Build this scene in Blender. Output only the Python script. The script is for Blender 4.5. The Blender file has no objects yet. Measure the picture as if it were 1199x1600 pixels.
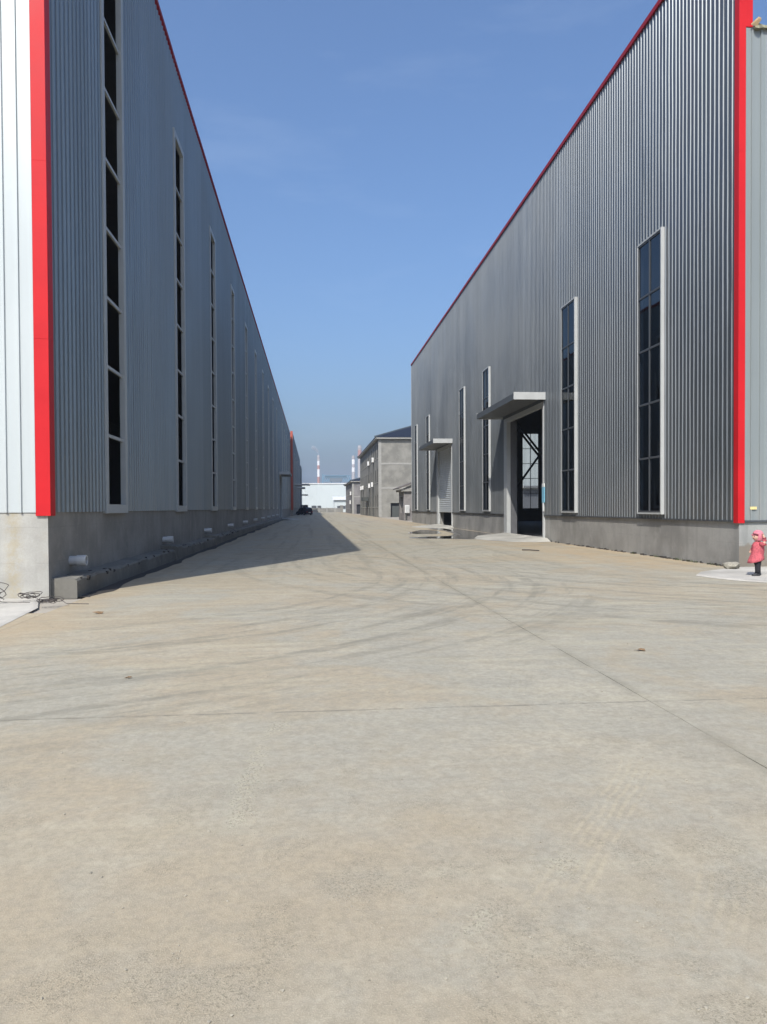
import bpy, bmesh, math, random
from mathutils import Vector, Matrix
R = math.radians
rnd = random.Random(7)
S = bpy.context.scene
C = S.collection

# ------------------------------------------------------------------ camera
EYE = 1.55
yaw, pitch, roll = math.atan(110/1200), R(-1.0), R(0.3)
F = Vector((math.sin(yaw)*math.cos(pitch), math.cos(yaw)*math.cos(pitch), math.sin(pitch)))
R0 = Vector((math.cos(yaw), -math.sin(yaw), 0)); U0 = R0.cross(F)
Rv = R0*math.cos(roll) - U0*math.sin(roll); Uv = U0*math.cos(roll) + R0*math.sin(roll)
cd = bpy.data.cameras.new('camera'); cam = bpy.data.objects.new('camera', cd); C.objects.link(cam)
cam.matrix_world = Matrix(((Rv.x, Uv.x, -F.x, 0), (Rv.y, Uv.y, -F.y, 0), (Rv.z, Uv.z, -F.z, EYE), (0, 0, 0, 1)))
cd.sensor_fit = 'AUTO'; cd.sensor_width = 36; cd.lens = 27.0
cd.shift_x = 0; cd.shift_y = 14.37/1600
cd.clip_start = 0.05; cd.clip_end = 8000
S.camera = cam

# ------------------------------------------------------------------ sky and sun
SUN = Vector((0.274, 0.621, -0.732)).normalized()          # direction the light travels
w = bpy.data.worlds.new('World'); S.world = w; w.use_nodes = True
nt = w.node_tree; bg = nt.nodes['Background']
sky = nt.nodes.new('ShaderNodeTexSky'); sky.sky_type = 'NISHITA'; sky.sun_disc = False
sky.sun_elevation = math.asin(-SUN.z); sky.sun_rotation = math.atan2(-SUN.x, -SUN.y)
sky.altitude = 0; sky.air_density = 1.2; sky.dust_density = 4.6; sky.ozone_density = 10.0
tc = nt.nodes.new('ShaderNodeTexCoord'); mp = nt.nodes.new('ShaderNodeMapping')
mp.inputs['Scale'].default_value = (2.2, 2.2, 9.0)
nt.links.new(tc.outputs['Generated'], mp.inputs['Vector'])
cn = nt.nodes.new('ShaderNodeTexNoise'); cn.inputs['Scale'].default_value = 1.6; cn.inputs['Detail'].default_value = 7; cn.inputs['Roughness'].default_value = .6
nt.links.new(mp.outputs[0], cn.inputs['Vector'])
cr = nt.nodes.new('ShaderNodeMapRange'); cr.inputs[1].default_value = .55; cr.inputs[2].default_value = .85; cr.inputs[4].default_value = .07
nt.links.new(cn.outputs['Fac'], cr.inputs[0])
mx = nt.nodes.new('ShaderNodeMix'); mx.data_type = 'RGBA'; mx.inputs[7].default_value = (6.0, 6.6, 7.2, 1)
nt.links.new(cr.outputs[0], mx.inputs[0]); nt.links.new(sky.outputs[0], mx.inputs[6]); nt.links.new(mx.outputs[2], bg.inputs[0])
bg.inputs[1].default_value = 0.15
sl = bpy.data.lights.new('sun', 'SUN'); sl.energy = 4.2; sl.angle = R(.53); sl.color = (1, .955, .88)
so = bpy.data.objects.new('sun', sl); C.objects.link(so); so.rotation_euler = SUN.to_track_quat('-Z', 'Y').to_euler(); so.location = (-20, -20, 60)
vs = S.view_settings; vs.view_transform = 'Standard'; vs.look = 'None'; vs.gamma = 1; vs.use_curve_mapping = False
vs.exposure = 0.35
S.cycles.use_denoising = True
S.cycles.max_bounces = 7; S.cycles.diffuse_bounces = 3; S.cycles.glossy_bounces = 3; S.cycles.transparent_max_bounces = 10
S.cycles.volume_bounces = 0

# ------------------------------------------------------------------ material helpers
class NT:
    def __init__(s, name):
        m = bpy.data.materials.new(name); m.use_nodes = True; s.m = m; s.t = m.node_tree; s.b = s.t.nodes['Principled BSDF']
        s.geo = None; s.dim = '3D'
    def n(s, typ, **kw):
        x = s.t.nodes.new('ShaderNode'+typ)
        for k, v in kw.items(): setattr(x, k, v)
        return x
    def l(s, a, b): s.t.links.new(a, b)
    def put(s, sock, v):
        if v is None: return
        if isinstance(v, (int, float)): sock.default_value = v
        elif isinstance(v, (tuple, list)):
            sock.default_value = (tuple(v)+(1,))[:len(sock.default_value)] if len(sock.default_value) == 4 else v
        else: s.l(v, sock)
    def pos(s):
        if not s.geo: s.geo = s.n('NewGeometry')
        return s.geo.outputs['Position']
    def map(s, v, scale=(1, 1, 1), rot=(0, 0, 0), loc=(0, 0, 0)):
        x = s.n('Mapping'); s.l(v, x.inputs[0]); x.inputs['Scale'].default_value = scale; x.inputs['Rotation'].default_value = rot; x.inputs['Location'].default_value = loc
        return x.outputs[0]
    def noise(s, v, scale=1, detail=4, rough=.55, dist=0):
        x = s.n('TexNoise', noise_dimensions=s.dim); s.l(v, x.inputs['Vector']); x.inputs['Scale'].default_value = scale; x.inputs['Detail'].default_value = detail
        x.inputs['Roughness'].default_value = rough; x.inputs['Distortion'].default_value = dist
        return x.outputs['Fac']
    def vor(s, v, scale=1, out='Distance'):
        x = s.n('TexVoronoi'); s.l(v, x.inputs['Vector']); x.inputs['Scale'].default_value = scale
        return x.outputs[out]
    def math(s, op, a, b=0.0, c=None):
        x = s.n('Math', operation=op); s.put(x.inputs[0], a); s.put(x.inputs[1], b)
        if c is not None: s.put(x.inputs[2], c)
        return x.outputs[0]
    def rng(s, v, a, b, c=0., d=1., smooth=True):
        x = s.n('MapRange'); x.interpolation_type = 'SMOOTHSTEP' if smooth else 'LINEAR'
        s.put(x.inputs[0], v)
        for i, q in enumerate((a, b, c, d)): x.inputs[i+1].default_value = q
        return x.outputs[0]
    def mix(s, f, a, b, mode='MIX'):
        x = s.n('Mix', data_type='RGBA', blend_type=mode); s.put(x.inputs[0], f); s.put(x.inputs[6], a); s.put(x.inputs[7], b)
        return x.outputs[2]
    def comb(s, x=0., y=0., z=0.):
        c = s.n('CombineXYZ'); s.put(c.inputs[0], x); s.put(c.inputs[1], y); s.put(c.inputs[2], z); return c.outputs[0]
    def sep(s, v):
        c = s.n('SeparateXYZ'); s.l(v, c.inputs[0]); return c.outputs
    def bump(s, h, strength=.3, dist=.02):
        x = s.n('Bump'); x.inputs['Strength'].default_value = strength; x.inputs['Distance'].default_value = dist
        s.l(h, x.inputs['Height']); s.l(x.outputs[0], s.b.inputs['Normal'])
    def set(s, col=None, rough=None, metal=None, spec=None):
        s.put(s.b.inputs['Base Color'], col); s.put(s.b.inputs['Roughness'], rough); s.put(s.b.inputs['Metallic'], metal); s.put(s.b.inputs['Specular IOR Level'], spec)
        return s.m
def scale3(c, k): return tuple(x*k for x in c)

def plain(name, col, rough=.6, metal=0., var=.12, nscale=3., bump=0., spec=None):
    k = NT(name); p = k.pos()
    n = k.noise(p, nscale, 5, .6)
    c = k.mix(k.rng(n, .3, .7), scale3(col, 1-var), scale3(col, 1+var))
    n2 = k.noise(p, nscale*14, 3)
    c = k.mix(.25, c, k.mix(n2, scale3(col, 1-var), scale3(col, 1+var)))
    if bump: k.bump(n2, bump, .01)
    return k.set(c, k.rng(n, .2, .8, rough-.06, rough+.06), metal, spec)

def cladding(name, col, axis, rough=.40, metal=.6, sheet=.86):
    """coated profiled steel sheet: small tone change from sheet to sheet, run-off streaks, dust near the foot"""
    k = NT(name); p = k.pos(); x, y, z = k.sep(p)
    s = y if axis == 'y' else x
    cell = k.math('FLOOR', k.math('DIVIDE', s, sheet))
    wn = k.n('TexWhiteNoise', noise_dimensions='1D'); k.l(cell, wn.inputs['W'])
    streak = k.noise(k.comb(k.math('MULTIPLY', s, 5.0), 0., k.math('MULTIPLY', z, .18)), 1, 4, .6)
    big = k.noise(p, .22, 3)
    v = k.math('ADD', k.math('MULTIPLY', wn.outputs[0], .15), k.math('ADD', k.math('MULTIPLY', streak, .22), k.math('MULTIPLY', big, .16)))
    c = k.mix(k.rng(v, .1, .42, smooth=False), scale3(col, .86), scale3(col, 1.12))
    dust = k.math('MULTIPLY', k.rng(z, 1.2, 3.4, .30, 0.), k.rng(streak, .35, .75))
    c = k.mix(dust, c, (.34, .31, .27))
    k.bump(k.noise(k.comb(k.math('MULTIPLY', s, 1.1), 0., k.math('MULTIPLY', z, .5)), 1.3, 2), .22, .03)
    return k.set(c, k.rng(big, .3, .7, rough-.05, rough+.08), metal)

def concrete(name, col, streaks=.5, grit=40., warm=(.36, .33, .28), rust=None, damp=None):
    k = NT(name); p = k.pos(); x, y, z = k.sep(p)
    s = k.math('ADD', x, y)
    big = k.noise(p, .55, 6, .62); fine = k.noise(p, grit, 4, .6); mid = k.noise(p, 4, 5, .6)
    st = k.noise(k.comb(k.math('MULTIPLY', s, 3.2), 0., k.math('MULTIPLY', z, .25)), 1, 5, .6)
    c = k.mix(k.rng(big, .34, .66), scale3(col, .74), scale3(col, 1.18))
    c = k.mix(k.math('MULTIPLY', k.rng(k.noise(k.map(p, loc=(4, 8, 2)), 1.6, 6, .7), .52, .68), .35), c, scale3(col, 1.35))
    c = k.mix(k.math('MULTIPLY', k.rng(st, .48, .75), streaks), c, scale3(col, .62))
    c = k.mix(k.math('MULTIPLY', k.rng(mid, .55, .8), .45), c, warm)
    c = k.mix(k.rng(fine, .25, .75, .0, .22), c, scale3(col, .6))
    form = k.math('PINGPONG', z, .31)
    c = k.mix(k.math('MULTIPLY', k.rng(form, 0., .012, .35, 0.), k.rng(mid, .4, .6)), c, scale3(col, .55))
    if rust:
        for (rx, rw) in rust:
            d = k.math('ABSOLUTE', k.math('SUBTRACT', k.math('ADD', x, k.math('MULTIPLY', mid, .12)), rx))
            c = k.mix(k.math('MULTIPLY', k.rng(d, 0., rw, .38, 0.), k.rng(k.noise(p, 7, 4, .7), .32, .62)), c, (.33, .25, .10))
    if damp:
        e = k.math('ADD', z, k.math('MULTIPLY', k.math('SUBTRACT', mid, .5), .35))
        c = k.mix(k.rng(e, damp, damp+.08, .75, 0.), c, (.15, .12, .085))
    k.bump(k.math('ADD', k.math('MULTIPLY', fine, .5), k.math('MULTIPLY', mid, .9)), .35, .012)
    return k.set(c, k.rng(big, .3, .7, .78, .92))

# ------------------------------------------------------------------ paved yard material
def yard_material(name, full):
    k = NT(name); k.dim = '2D'; p = k.pos(); x, y, z = k.sep(p)
    big = k.noise(p, .33, 4, .62, .5); b2 = k.noise(k.map(p, loc=(31, 7, 0)), .9, 5, .66)
    mid = k.noise(p, 3.4, 5, .66); fine = k.noise(p, 26, 5, .75); grit = k.noise(p, 150, 2, .7)
    grey, beige, pale = (.312, .295, .238), (.332, .281, .198), (.378, .345, .264)
    c = k.mix(k.rng(k.math('ADD', k.math('MULTIPLY', big, .65), k.math('MULTIPLY', b2, .35)), .43, .57), grey, beige)
    c = k.mix(k.math('MULTIPLY', k.rng(k.noise(k.map(p, loc=(11, 17, 0)), .8, 5, .7), .5, .66), .6), c, pale)
    c = k.mix(k.math('MULTIPLY', k.rng(mid, .5, .76), .38), c, (0.251, 0.217, 0.147))
    mot = k.noise(k.map(p, loc=(9, 4, 0)), 11, 5, .72)
    c = k.mix(k.rng(mot, .36, .66, 0., .42), c, (.20, .182, .15))
    c = k.mix(k.math('MULTIPLY', k.rng(y, 6.5, 2.2, 0., .55), k.rng(mid, .3, .6, .4, 1.)), c, (.325, .268, .186))
    # reddish silt washed towards both buildings
    silt = k.math('MULTIPLY', k.rng(k.math('ADD', x, k.math('MULTIPLY', big, 5.)), 8.6, 11.8), k.rng(b2, .3, .6, .35, 1.))
    silt = k.math('MULTIPLY', silt, k.rng(y, 15.5, 21))
    c = k.mix(k.math('MULTIPLY', silt, .75), c, (0.352, 0.255, 0.147))
    sl2 = k.math('MULTIPLY', k.rng(k.math('ADD', x, k.math('MULTIPLY', b2, 2.2)), -1.7, -3.0), k.rng(y, 8.2, 10.))
    c = k.mix(k.math('MULTIPLY', sl2, .6), c, (0.361, 0.268, 0.157))
    # rubber and mud swept round the turns into the lane
    dark = None
    for (cx, cy, r0, r1, sx, amt) in ((-8., 18., 8.6, 15.0, 3.0, 1.), (14.5, 22.5, 8.0, 18.0, 2.5, .9)):
        dx = k.math('SUBTRACT', x, cx); dy = k.math('SUBTRACT', y, cy)
        r = k.math('SQRT', k.math('ADD', k.math('MULTIPLY', dx, dx), k.math('MULTIPLY', dy, dy)))
        a = k.math('ARCTAN2', dy, dx)
        n = k.noise(k.comb(k.math('MULTIPLY', r, sx), k.math('MULTIPLY', a, 2.6), 0.), 1, 4, .66)
        m = k.math('MULTIPLY', k.rng(n, .47, .70), k.math('MULTIPLY', k.rng(r, r0, r0+1.2), k.rng(r, r1-2., r1, 1., 0.)))
        m = k.math('MULTIPLY', m, amt)
        dark = m if dark is None else k.math('MAXIMUM', dark, m)
    lane = k.math('MULTIPLY', k.rng(k.noise(k.comb(k.math('MULTIPLY', x, 1.6), k.math('MULTIPLY', y, .05), 0.), 1, 4, .62), .48, .72), k.rng(y, 14, 22))
    dark = k.math('MAXIMUM', dark, k.math('MULTIPLY', lane, .8))
    dark = k.math('MULTIPLY', dark, k.rng(mid, .28, .6, .4, 1.))
    c = k.mix(k.math('MULTIPLY', dark, .8), c, (0.154, 0.146, 0.118))
    # dust drawn out by wheels, crossing at two slants
    d2 = k.noise(k.map(p, scale=(.35, 2.8, 1), rot=(0, 0, R(-28))), 1.2, 5, .66)
    far_w = k.rng(y, 4.5, 9.5, .35, 1.)
    c = k.mix(k.math('MULTIPLY', k.math('MULTIPLY', k.rng(d2, .50, .72), .42), far_w), c, (0.422, 0.387, 0.279))
    d3 = k.noise(k.map(p, scale=(.35, 3.6, 1), rot=(0, 0, R(-34))), 1.1, 4, .58)
    c = k.mix(k.math('MULTIPLY', k.math('MULTIPLY', k.rng(d3, .52, .74), .36), far_w), c, (0.216, 0.196, 0.143))
    # dirt bleeding from the long joint
    jx = k.math('ABSOLUTE', k.math('SUBTRACT', k.math('ADD', x, k.math('MULTIPLY', mid, .08)), 2.70))
    c = k.mix(k.math('MULTIPLY', k.rng(jx, .0, .14, .5, 0.), k.rng(b2, .3, .6)), c, (0.185, 0.170, 0.129))
    jy = k.math('ABSOLUTE', k.math('SUBTRACT', k.math('ADD', y, k.math('MULTIPLY', b2, .03)), 5.875))
    c = k.mix(k.math('MULTIPLY', k.rng(jy, .0, .03, .7, 0.), k.rng(mid, .38, .55)), c, (.13, .12, .10))
    h = k.math('ADD', k.math('MULTIPLY', fine, .6), k.math('ADD', k.math('MULTIPLY', grit, .4), k.math('MULTIPLY', mid, .9)))
    if full:
        # tyre tread prints in dust
        for (ax, ay, bx, by, wd, dk) in ((2.15, 4.75, 0.62, 2.45, .15, 0), (1.95, 3.45, 1.2, 2.3, .13, 0), (2.08, 7.5, 1.6, 5.95, .13, 1)):
            L = math.hypot(bx-ax, by-ay); ux, uy = (bx-ax)/L, (by-ay)/L
            px = k.math('SUBTRACT', x, ax); py = k.math('SUBTRACT', y, ay)
            t = k.math('ADD', k.math('MULTIPLY', px, ux), k.math('MULTIPLY', py, uy))
            q = k.math('ADD', k.math('MULTIPLY', px, -uy), k.math('MULTIPLY', py, ux))
            q = k.math('ADD', q, k.math('MULTIPLY', k.math('SUBTRACT', b2, .5), .10))
            m = k.math('MULTIPLY', k.rng(k.math('ABSOLUTE', q), wd*.6, wd*1.1, 1., 0.), k.math('MULTIPLY', k.rng(t, 0, .9), k.rng(t, L-.9, L, 1., 0.)))
            wv = k.math('SINE', k.math('ADD', k.math('MULTIPLY', q, 6.283/.047), k.math('MULTIPLY', fine, 1.0)))
            m = k.math('MULTIPLY', m, k.math('MULTIPLY', k.rng(wv, -.5, .9), k.rng(mid, .36, .58, .15, 1.)))
            c = k.mix(k.math('MULTIPLY', m, .27), c, (0.194, 0.174, 0.129) if dk else (0.458, 0.395, 0.265))
        # scaled, rough patches where the surface has broken up
        spall = None
        warp = k.math('MULTIPLY', k.math('SUBTRACT', mid, .5), .42)
        for (ax, ay, bx, by, wd) in ((-.18, 5.66, -.34, 5.2, .07), (-.34, 5.0, -.38, 3.85, .06), (.62, 2.85, .56, 2.75, .03), (1.04, 3.2, 1.12, 3.22, .025)):
            L = math.hypot(bx-ax, by-ay); ux, uy = (bx-ax)/L, (by-ay)/L
            px = k.math('SUBTRACT', x, ax); py = k.math('SUBTRACT', y, ay)
            t = k.math('MINIMUM', k.math('MAXIMUM', k.math('ADD', k.math('MULTIPLY', px, ux), k.math('MULTIPLY', py, uy)), 0.), L)
            ex = k.math('SUBTRACT', px, k.math('MULTIPLY', t, ux)); ey = k.math('SUBTRACT', py, k.math('MULTIPLY', t, uy))
            d = k.math('SQRT', k.math('ADD', k.math('MULTIPLY', ex, ex), k.math('MULTIPLY', ey, ey)))
            m = k.rng(k.math('ADD', d, warp), 0., wd*1.4, 1., 0.)
            spall = m if spall is None else k.math('MAXIMUM', spall, m)
        rough_n = k.noise(k.map(p, loc=(5, 3, 0)), 1.7, 4, .7)
        near = k.math('MULTIPLY', k.rng(rough_n, .50, .66), k.rng(y, 2., 6.5, .9, .1))
        c = k.mix(k.math('MULTIPLY', spall, k.math('MULTIPLY', k.rng(fine, .40, .60, .0, .7), k.rng(mot, .36, .54, .1, 1.))), c, (0.458, 0.425, 0.315))
        rm = k.math('MAXIMUM', spall, near)
        crumb = k.noise(p, 64, 4, .8)
        c = k.mix(k.math('MULTIPLY', rm, k.rng(crumb, .52, .62, 0., .75)), c, (0.132, 0.115, 0.079))
        sp = k.vor(k.map(p, loc=(.3, .9, 0)), 7.); c = k.mix(k.rng(sp, .02, .045, .6, 0.), c, (0.079, 0.068, 0.050))
        sp2 = k.vor(k.map(p, loc=(3.3, 1.9, 0)), 29.); c = k.mix(k.rng(sp2, .05, .11, .35, 0.), c, (0.114, 0.098, 0.068))
        h = k.math('ADD', h, k.math('MULTIPLY', k.math('MULTIPLY', k.rng(rough_n, .48, .66, .15, 1.), grit), 1.6))
    c = k.mix(k.rng(fine, .36, .70, 0., .36), c, (0.180, 0.157, 0.111))
    c = k.mix(k.rng(grit, .46, .72, 0., .34), c, (0.440, 0.399, 0.293))
    k.bump(h, .38, .006)
    return k.set(c, k.rng(mid, .3, .7, .72, .9), 0, .3)

M = {}
M['yard'] = yard_material('yard_concrete', True)
M['yard_far'] = yard_material('yard_concrete_far', False)
M['earth'] = plain('far_ground', (.30, .27, .22), .95, var=.2, nscale=.2)
M['apron'] = concrete('pale_apron_concrete', (.40, .38, .335), .1, 30, (.5, .45, .36))
M['ramp'] = concrete('ramp_concrete', (.35, .335, .29), .1, 30, (.46, .42, .35))
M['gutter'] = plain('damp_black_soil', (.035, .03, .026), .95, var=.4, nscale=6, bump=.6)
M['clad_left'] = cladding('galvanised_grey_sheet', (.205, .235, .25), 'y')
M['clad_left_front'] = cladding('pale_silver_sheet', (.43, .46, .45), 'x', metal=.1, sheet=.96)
M['clad_right'] = cladding('mid_grey_sheet', (.175, .188, .195), 'y', .44, .76)
M['clad_right_front'] = cladding('light_grey_sheet', (.225, .25, .245), 'x', metal=.15)
M['clad_far'] = cladding('far_grey_sheet', (.20, .225, .24), 'y')
M['clad_pale'] = plain('pale_green_sheet', (.47, .51, .50), .55, 0, .03, .15)
M['flash'] = plain('grey_flashing', (.40, .41, .40), .42, .0, .06, 2)
M['flash_left'] = plain('dull_flashing', (.36, .375, .365), .5, .0, .06, 2)
M['red'] = plain('red_trim', (.47, .011, .015), .5, 0, .07, 1.3, spec=.2)
M['roofred_shaded'] = plain('roof_edge_red_shaded', (.26, .009, .018), .55, 0, .07, 1.3, spec=.2)  # same red paint as the corners, with the roof edge's shade put into the colour
M['orange'] = plain('orange_red_trim', (.36, .075, .045), .55, 0, .07, 1.3)
M['frame_dark'] = plain('charcoal_frame', (.055, .06, .066), .45, 0, .1)
M['plinth_left'] = concrete('left_plinth_concrete', (.245, .232, .205), .55, 34)
M['plinth_left_front'] = concrete('left_front_concrete', (.34, .33, .295), .25, 34, (.33, .29, .225), rust=[(-5.1, .22)])
M['footing'] = concrete('rough_footing_concrete', (.15, .142, .12), .4, 22)
M['plinth_right'] = concrete('right_plinth_concrete', (.27, .262, .24), .45, 34)
M['plinth_right_front'] = concrete('right_front_concrete', (.25, .252, .235), .6, 34, damp=.55)
M['block'] = concrete('office_render', (.215, .207, .18), .3, 8, (.19, .178, .155))
M['block2'] = concrete('grey_render', (.20, .187, .18), .3, 8)
M['band'] = plain('pale_render_band', (.28, .272, .245), .9)
M['tile'] = plain('blue_roof_tile', (.012, .02, .042), .5, 0, .25, 8, .4, spec=.25)
M['tile_brown'] = plain('dark_roof_tile', (.11, .095, .085), .8, 0, .2, 8, .4)
M['white'] = plain('white_paint', (.66, .66, .64), .45, 0, .04)
M['ivory'] = plain('pvc_grey_white', (.46, .465, .455), .4, 0, .06)
M['shutter'] = plain('shutter_steel', (.40, .42, .42), .4, 0, .06)
M['dark'] = plain('dark_grey_steel', (.05, .055, .05), .6)
M['steel_in'] = plain('painted_steel_section', (.10, .10, .105), .6)
M['liner'] = plain('inner_sheet', (.16, .165, .17), .7)
M['floor_in'] = plain('hall_floor', (.16, .155, .145), .6)
M['fascia_dark'] = plain('dark_canopy_edge', (.075, .08, .082), .5)
M['darkpane'] = plain('unlit_window', (.012, .013, .015), .5, spec=.15)
M['soffit'] = plain('canopy_sheet', (.12, .125, .128), .5)
M['wire'] = plain('rusty_wire', (.06, .05, .045), .6, .3)
M['black'] = plain('black_cloth', (.012, .012, .015), .85)
M['pinkcoat'] = plain('pink_padded_cloth', (.46, .088, .105), .8, 0, .38, 30, .7)
M['pinkhat'] = plain('light_pink_cloth', (.56, .17, .21), .8, 0, .16, 26, .5)
M['pinkdark'] = plain('maroon_lining', (.17, .012, .03), .8)
M['skin'] = plain('skin', (.55, .33, .24), .55, 0, .05)
M['hair'] = plain('dark_hair', (.018, .014, .013), .6)
M['shoe'] = plain('black_shoe', (.02, .02, .022), .5)
M['leaf'] = plain('dry_leaf', (.16, .10, .05), .9, 0, .3, 20)
M['weed'] = plain('weed_green', (.06, .08, .025), .8, 0, .3, 20)
M['stone'] = plain('grit', (.27, .245, .19), .95, 0, .25, 9)
M['bag'] = plain('cement_lump', (.27, .25, .20), .95, 0, .2, 12, .6)
M['carpaint'] = plain('dark_car_paint', (.012, .016, .028), .22, .0, .05)
M['silver'] = plain('silver_car_paint', (.45, .47, .48), .3, .3, .04)
M['tyre'] = plain('tyre_rubber', (.018, .018, .018), .85)
M['rim'] = plain('alloy', (.4, .4, .41), .35, .8)
M['lampglass'] = plain('lamp_lens', (.5, .5, .52), .15)
M['redglass'] = plain('tail_lens', (.3, .01, .01), .2)
M['moss'] = plain('weathered_flashing', (.20, .19, .12), .85, 0, .45, 7, .5)
M['yellow'] = plain('yellowed_paper', (.62, .50, .22), .8, 0, .15, 20)
M['tan'] = plain('tan_flashing', (.34, .24, .13), .8, 0, .3, 9)
M['blue'] = plain('pale_blue_sign', (.18, .42, .55), .5)
M['teal'] = plain('blue_painted_steel', (.07, .20, .28), .6)
M['greysteel'] = plain('grey_conveyor_sheet', (.10, .12, .13), .6)
M['ch_white'] = plain('chimney_white', (.72, .70, .68), .8)
M['ch_red'] = plain('chimney_red', (.36, .16, .11), .8)
M['ch_grey'] = plain('chimney_concrete', (.36, .33, .31), .9)

def glass_mat(name, tint, refl=1.0):
    k = NT(name); t = k.t
    t.nodes.remove(k.b)
    tr = k.n('BsdfTransparent'); tr.inputs[0].default_value = (*tint, 1)
    gl = k.n('BsdfGlossy'); gl.inputs['Roughness'].default_value = .02; gl.inputs[0].default_value = (.9, .95, 1, 1)
    fr = k.n('Fresnel'); fr.inputs[0].default_value = 1.5
    ms = k.n('MixShader'); f = k.math('MULTIPLY', fr.outputs[0], refl)
    k.l(f, ms.inputs[0]); k.l(tr.outputs[0], ms.inputs[1]); k.l(gl.outputs[0], ms.inputs[2])
    k.l(ms.outputs[0], t.nodes['Material Output'].inputs['Surface'])
    return k.m
M['glass'] = glass_mat('tinted_glass', (.10, .125, .16), .13)
M['carglass'] = plain('car_glass', (.02, .024, .028), .06)
kk = NT('puddle_water'); pp = kk.pos()
kk.bump(kk.noise(pp, 5, 2), .02, .01)
M['water'] = kk.set((.025, .022, .018), .03, 0, .5)
M['wet'] = plain('wet_concrete', (.12, .11, .095), .35, 0, .25, 2)

# ------------------------------------------------------------------ mesh helpers
class MB:
    def __init__(s): s.v = []; s.f = []
    def quad(s, a, b, c, d): i = len(s.v); s.v += [tuple(a), tuple(b), tuple(c), tuple(d)]; s.f.append((i, i+1, i+2, i+3)); return s
    def poly(s, pts): i = len(s.v); s.v += [tuple(p) for p in pts]; s.f.append(tuple(range(i, i+len(pts)))); return s
    def box(s, x0, y0, z0, x1, y1, z1):
        i = len(s.v)
        s.v += [(x0, y0, z0), (x1, y0, z0), (x1, y1, z0), (x0, y1, z0), (x0, y0, z1), (x1, y0, z1), (x1, y1, z1), (x0, y1, z1)]
        for q in ((3, 2, 1, 0), (4, 5, 6, 7), (0, 1, 5, 4), (1, 2, 6, 5), (2, 3, 7, 6), (3, 0, 4, 7)): s.f.append(tuple(i+j for j in q))
        return s
    def bar(s, a, b, w, h=None, up=(0, 0, 1)):
        a, b = Vector(a), Vector(b); h = h or w; d = (b-a).normalized(); u = Vector(up)
        if abs(d.dot(u)) > .99: u = Vector((1, 0, 0))
        r = d.cross(u).normalized(); u = r.cross(d); i = len(s.v)
        for p in (a, b):
            for (q, t) in ((-1, -1), (1, -1), (1, 1), (-1, 1)): s.v.append(tuple(p + r*q*w/2 + u*t*h/2))
        for q in ((0, 1, 2, 3), (7, 6, 5, 4), (0, 4, 5, 1), (1, 5, 6, 2), (2, 6, 7, 3), (3, 7, 4, 0)): s.f.append(tuple(i+j for j in q))
        return s
    def tube(s, pts, rad, n=8, cap=True):
        pts = [Vector(p) for p in pts]; base = len(s.v); L = len(pts)
        rads = rad if isinstance(rad, (list, tuple)) else [rad]*L
        ref = Vector((0, 0, 1))
        for i, p in enumerate(pts):
            d = (pts[min(i+1, L-1)] - pts[max(i-1, 0)]).normalized()
            rr = ref if abs(d.dot(ref)) < .95 else Vector((1, 0, 0))
            a = d.cross(rr).normalized(); b = d.cross(a)
            for j in range(n):
                t = 2*math.pi*j/n; s.v.append(tuple(p + (a*math.cos(t) + b*math.sin(t))*rads[i]))
        for i in range(L-1):
            for j in range(n):
                s.f.append((base+i*n+j, base+i*n+(j+1) % n, base+(i+1)*n+(j+1) % n, base+(i+1)*n+j))
        if cap:
            s.f.append(tuple(base+j for j in range(n))[::-1]); s.f.append(tuple(base+(L-1)*n+j for j in range(n)))
        return s
    def loft(s, rings, cap=True, closed=True):
        base = len(s.v); n = len(rings[0])
        for r in rings: s.v += [tuple(p) for p in r]
        for i in range(len(rings)-1):
            for j in range(n if closed else n-1):
                s.f.append((base+i*n+j, base+i*n+(j+1) % n, base+(i+1)*n+(j+1) % n, base+(i+1)*n+j))
        if cap:
            s.f.append(tuple(base+j for j in range(n))[::-1]); s.f.append(tuple(base+(len(rings)-1)*n+j for j in range(n)))
        return s
    def build(s, name, mat, parent=None, smooth=False, normals=False):
        off = Vector(world_loc(parent)) if parent else Vector((0, 0, 0))
        me = bpy.data.meshes.new(name)
        me.from_pydata([tuple(Vector(v)-off) for v in s.v], [], s.f)
        if normals:
            bm = bmesh.new(); bm.from_mesh(me); bmesh.ops.remove_doubles(bm, verts=bm.verts, dist=1e-5); bmesh.ops.recalc_face_normals(bm, faces=bm.faces); bm.to_mesh(me); bm.free()
        me.materials.append(M[mat]); me.update()
        if smooth:
            for p in me.polygons: p.use_smooth = True
        o = bpy.data.objects.new(name, me); C.objects.link(o)
        if parent: o.parent = parent
        return o
def world_loc(o):
    l = Vector((0, 0, 0))
    while o: l += o.location; o = o.parent
    return l
def thing(name, label, cat, loc=(0, 0, 0), group=None):
    o = bpy.data.objects.new(name, None); C.objects.link(o); o.location = loc; o.empty_display_size = .3
    return tag(o, label, cat, group)
def tag(o, label=None, cat=None, group=None, kind=None):
    if label: o['label'] = label
    if cat: o['category'] = cat
    if group: o['group'] = group
    if kind: o['kind'] = kind
    return o
def bevel(o, w=.02, seg=2):
    m = o.modifiers.new('bevel', 'BEVEL'); m.width = w; m.segments = seg; m.limit_method = 'ANGLE'; m.angle_limit = R(35); return o

def to3(axis, plane, out, s, d, z):
    """wall coordinates -> world.  axis 'y': the wall runs along y at x = plane; 'x': runs along x at y = plane; d is the distance in front of the wall"""
    return (plane + out*d, s, z) if axis == 'y' else (s, plane + out*d, z)

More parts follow.
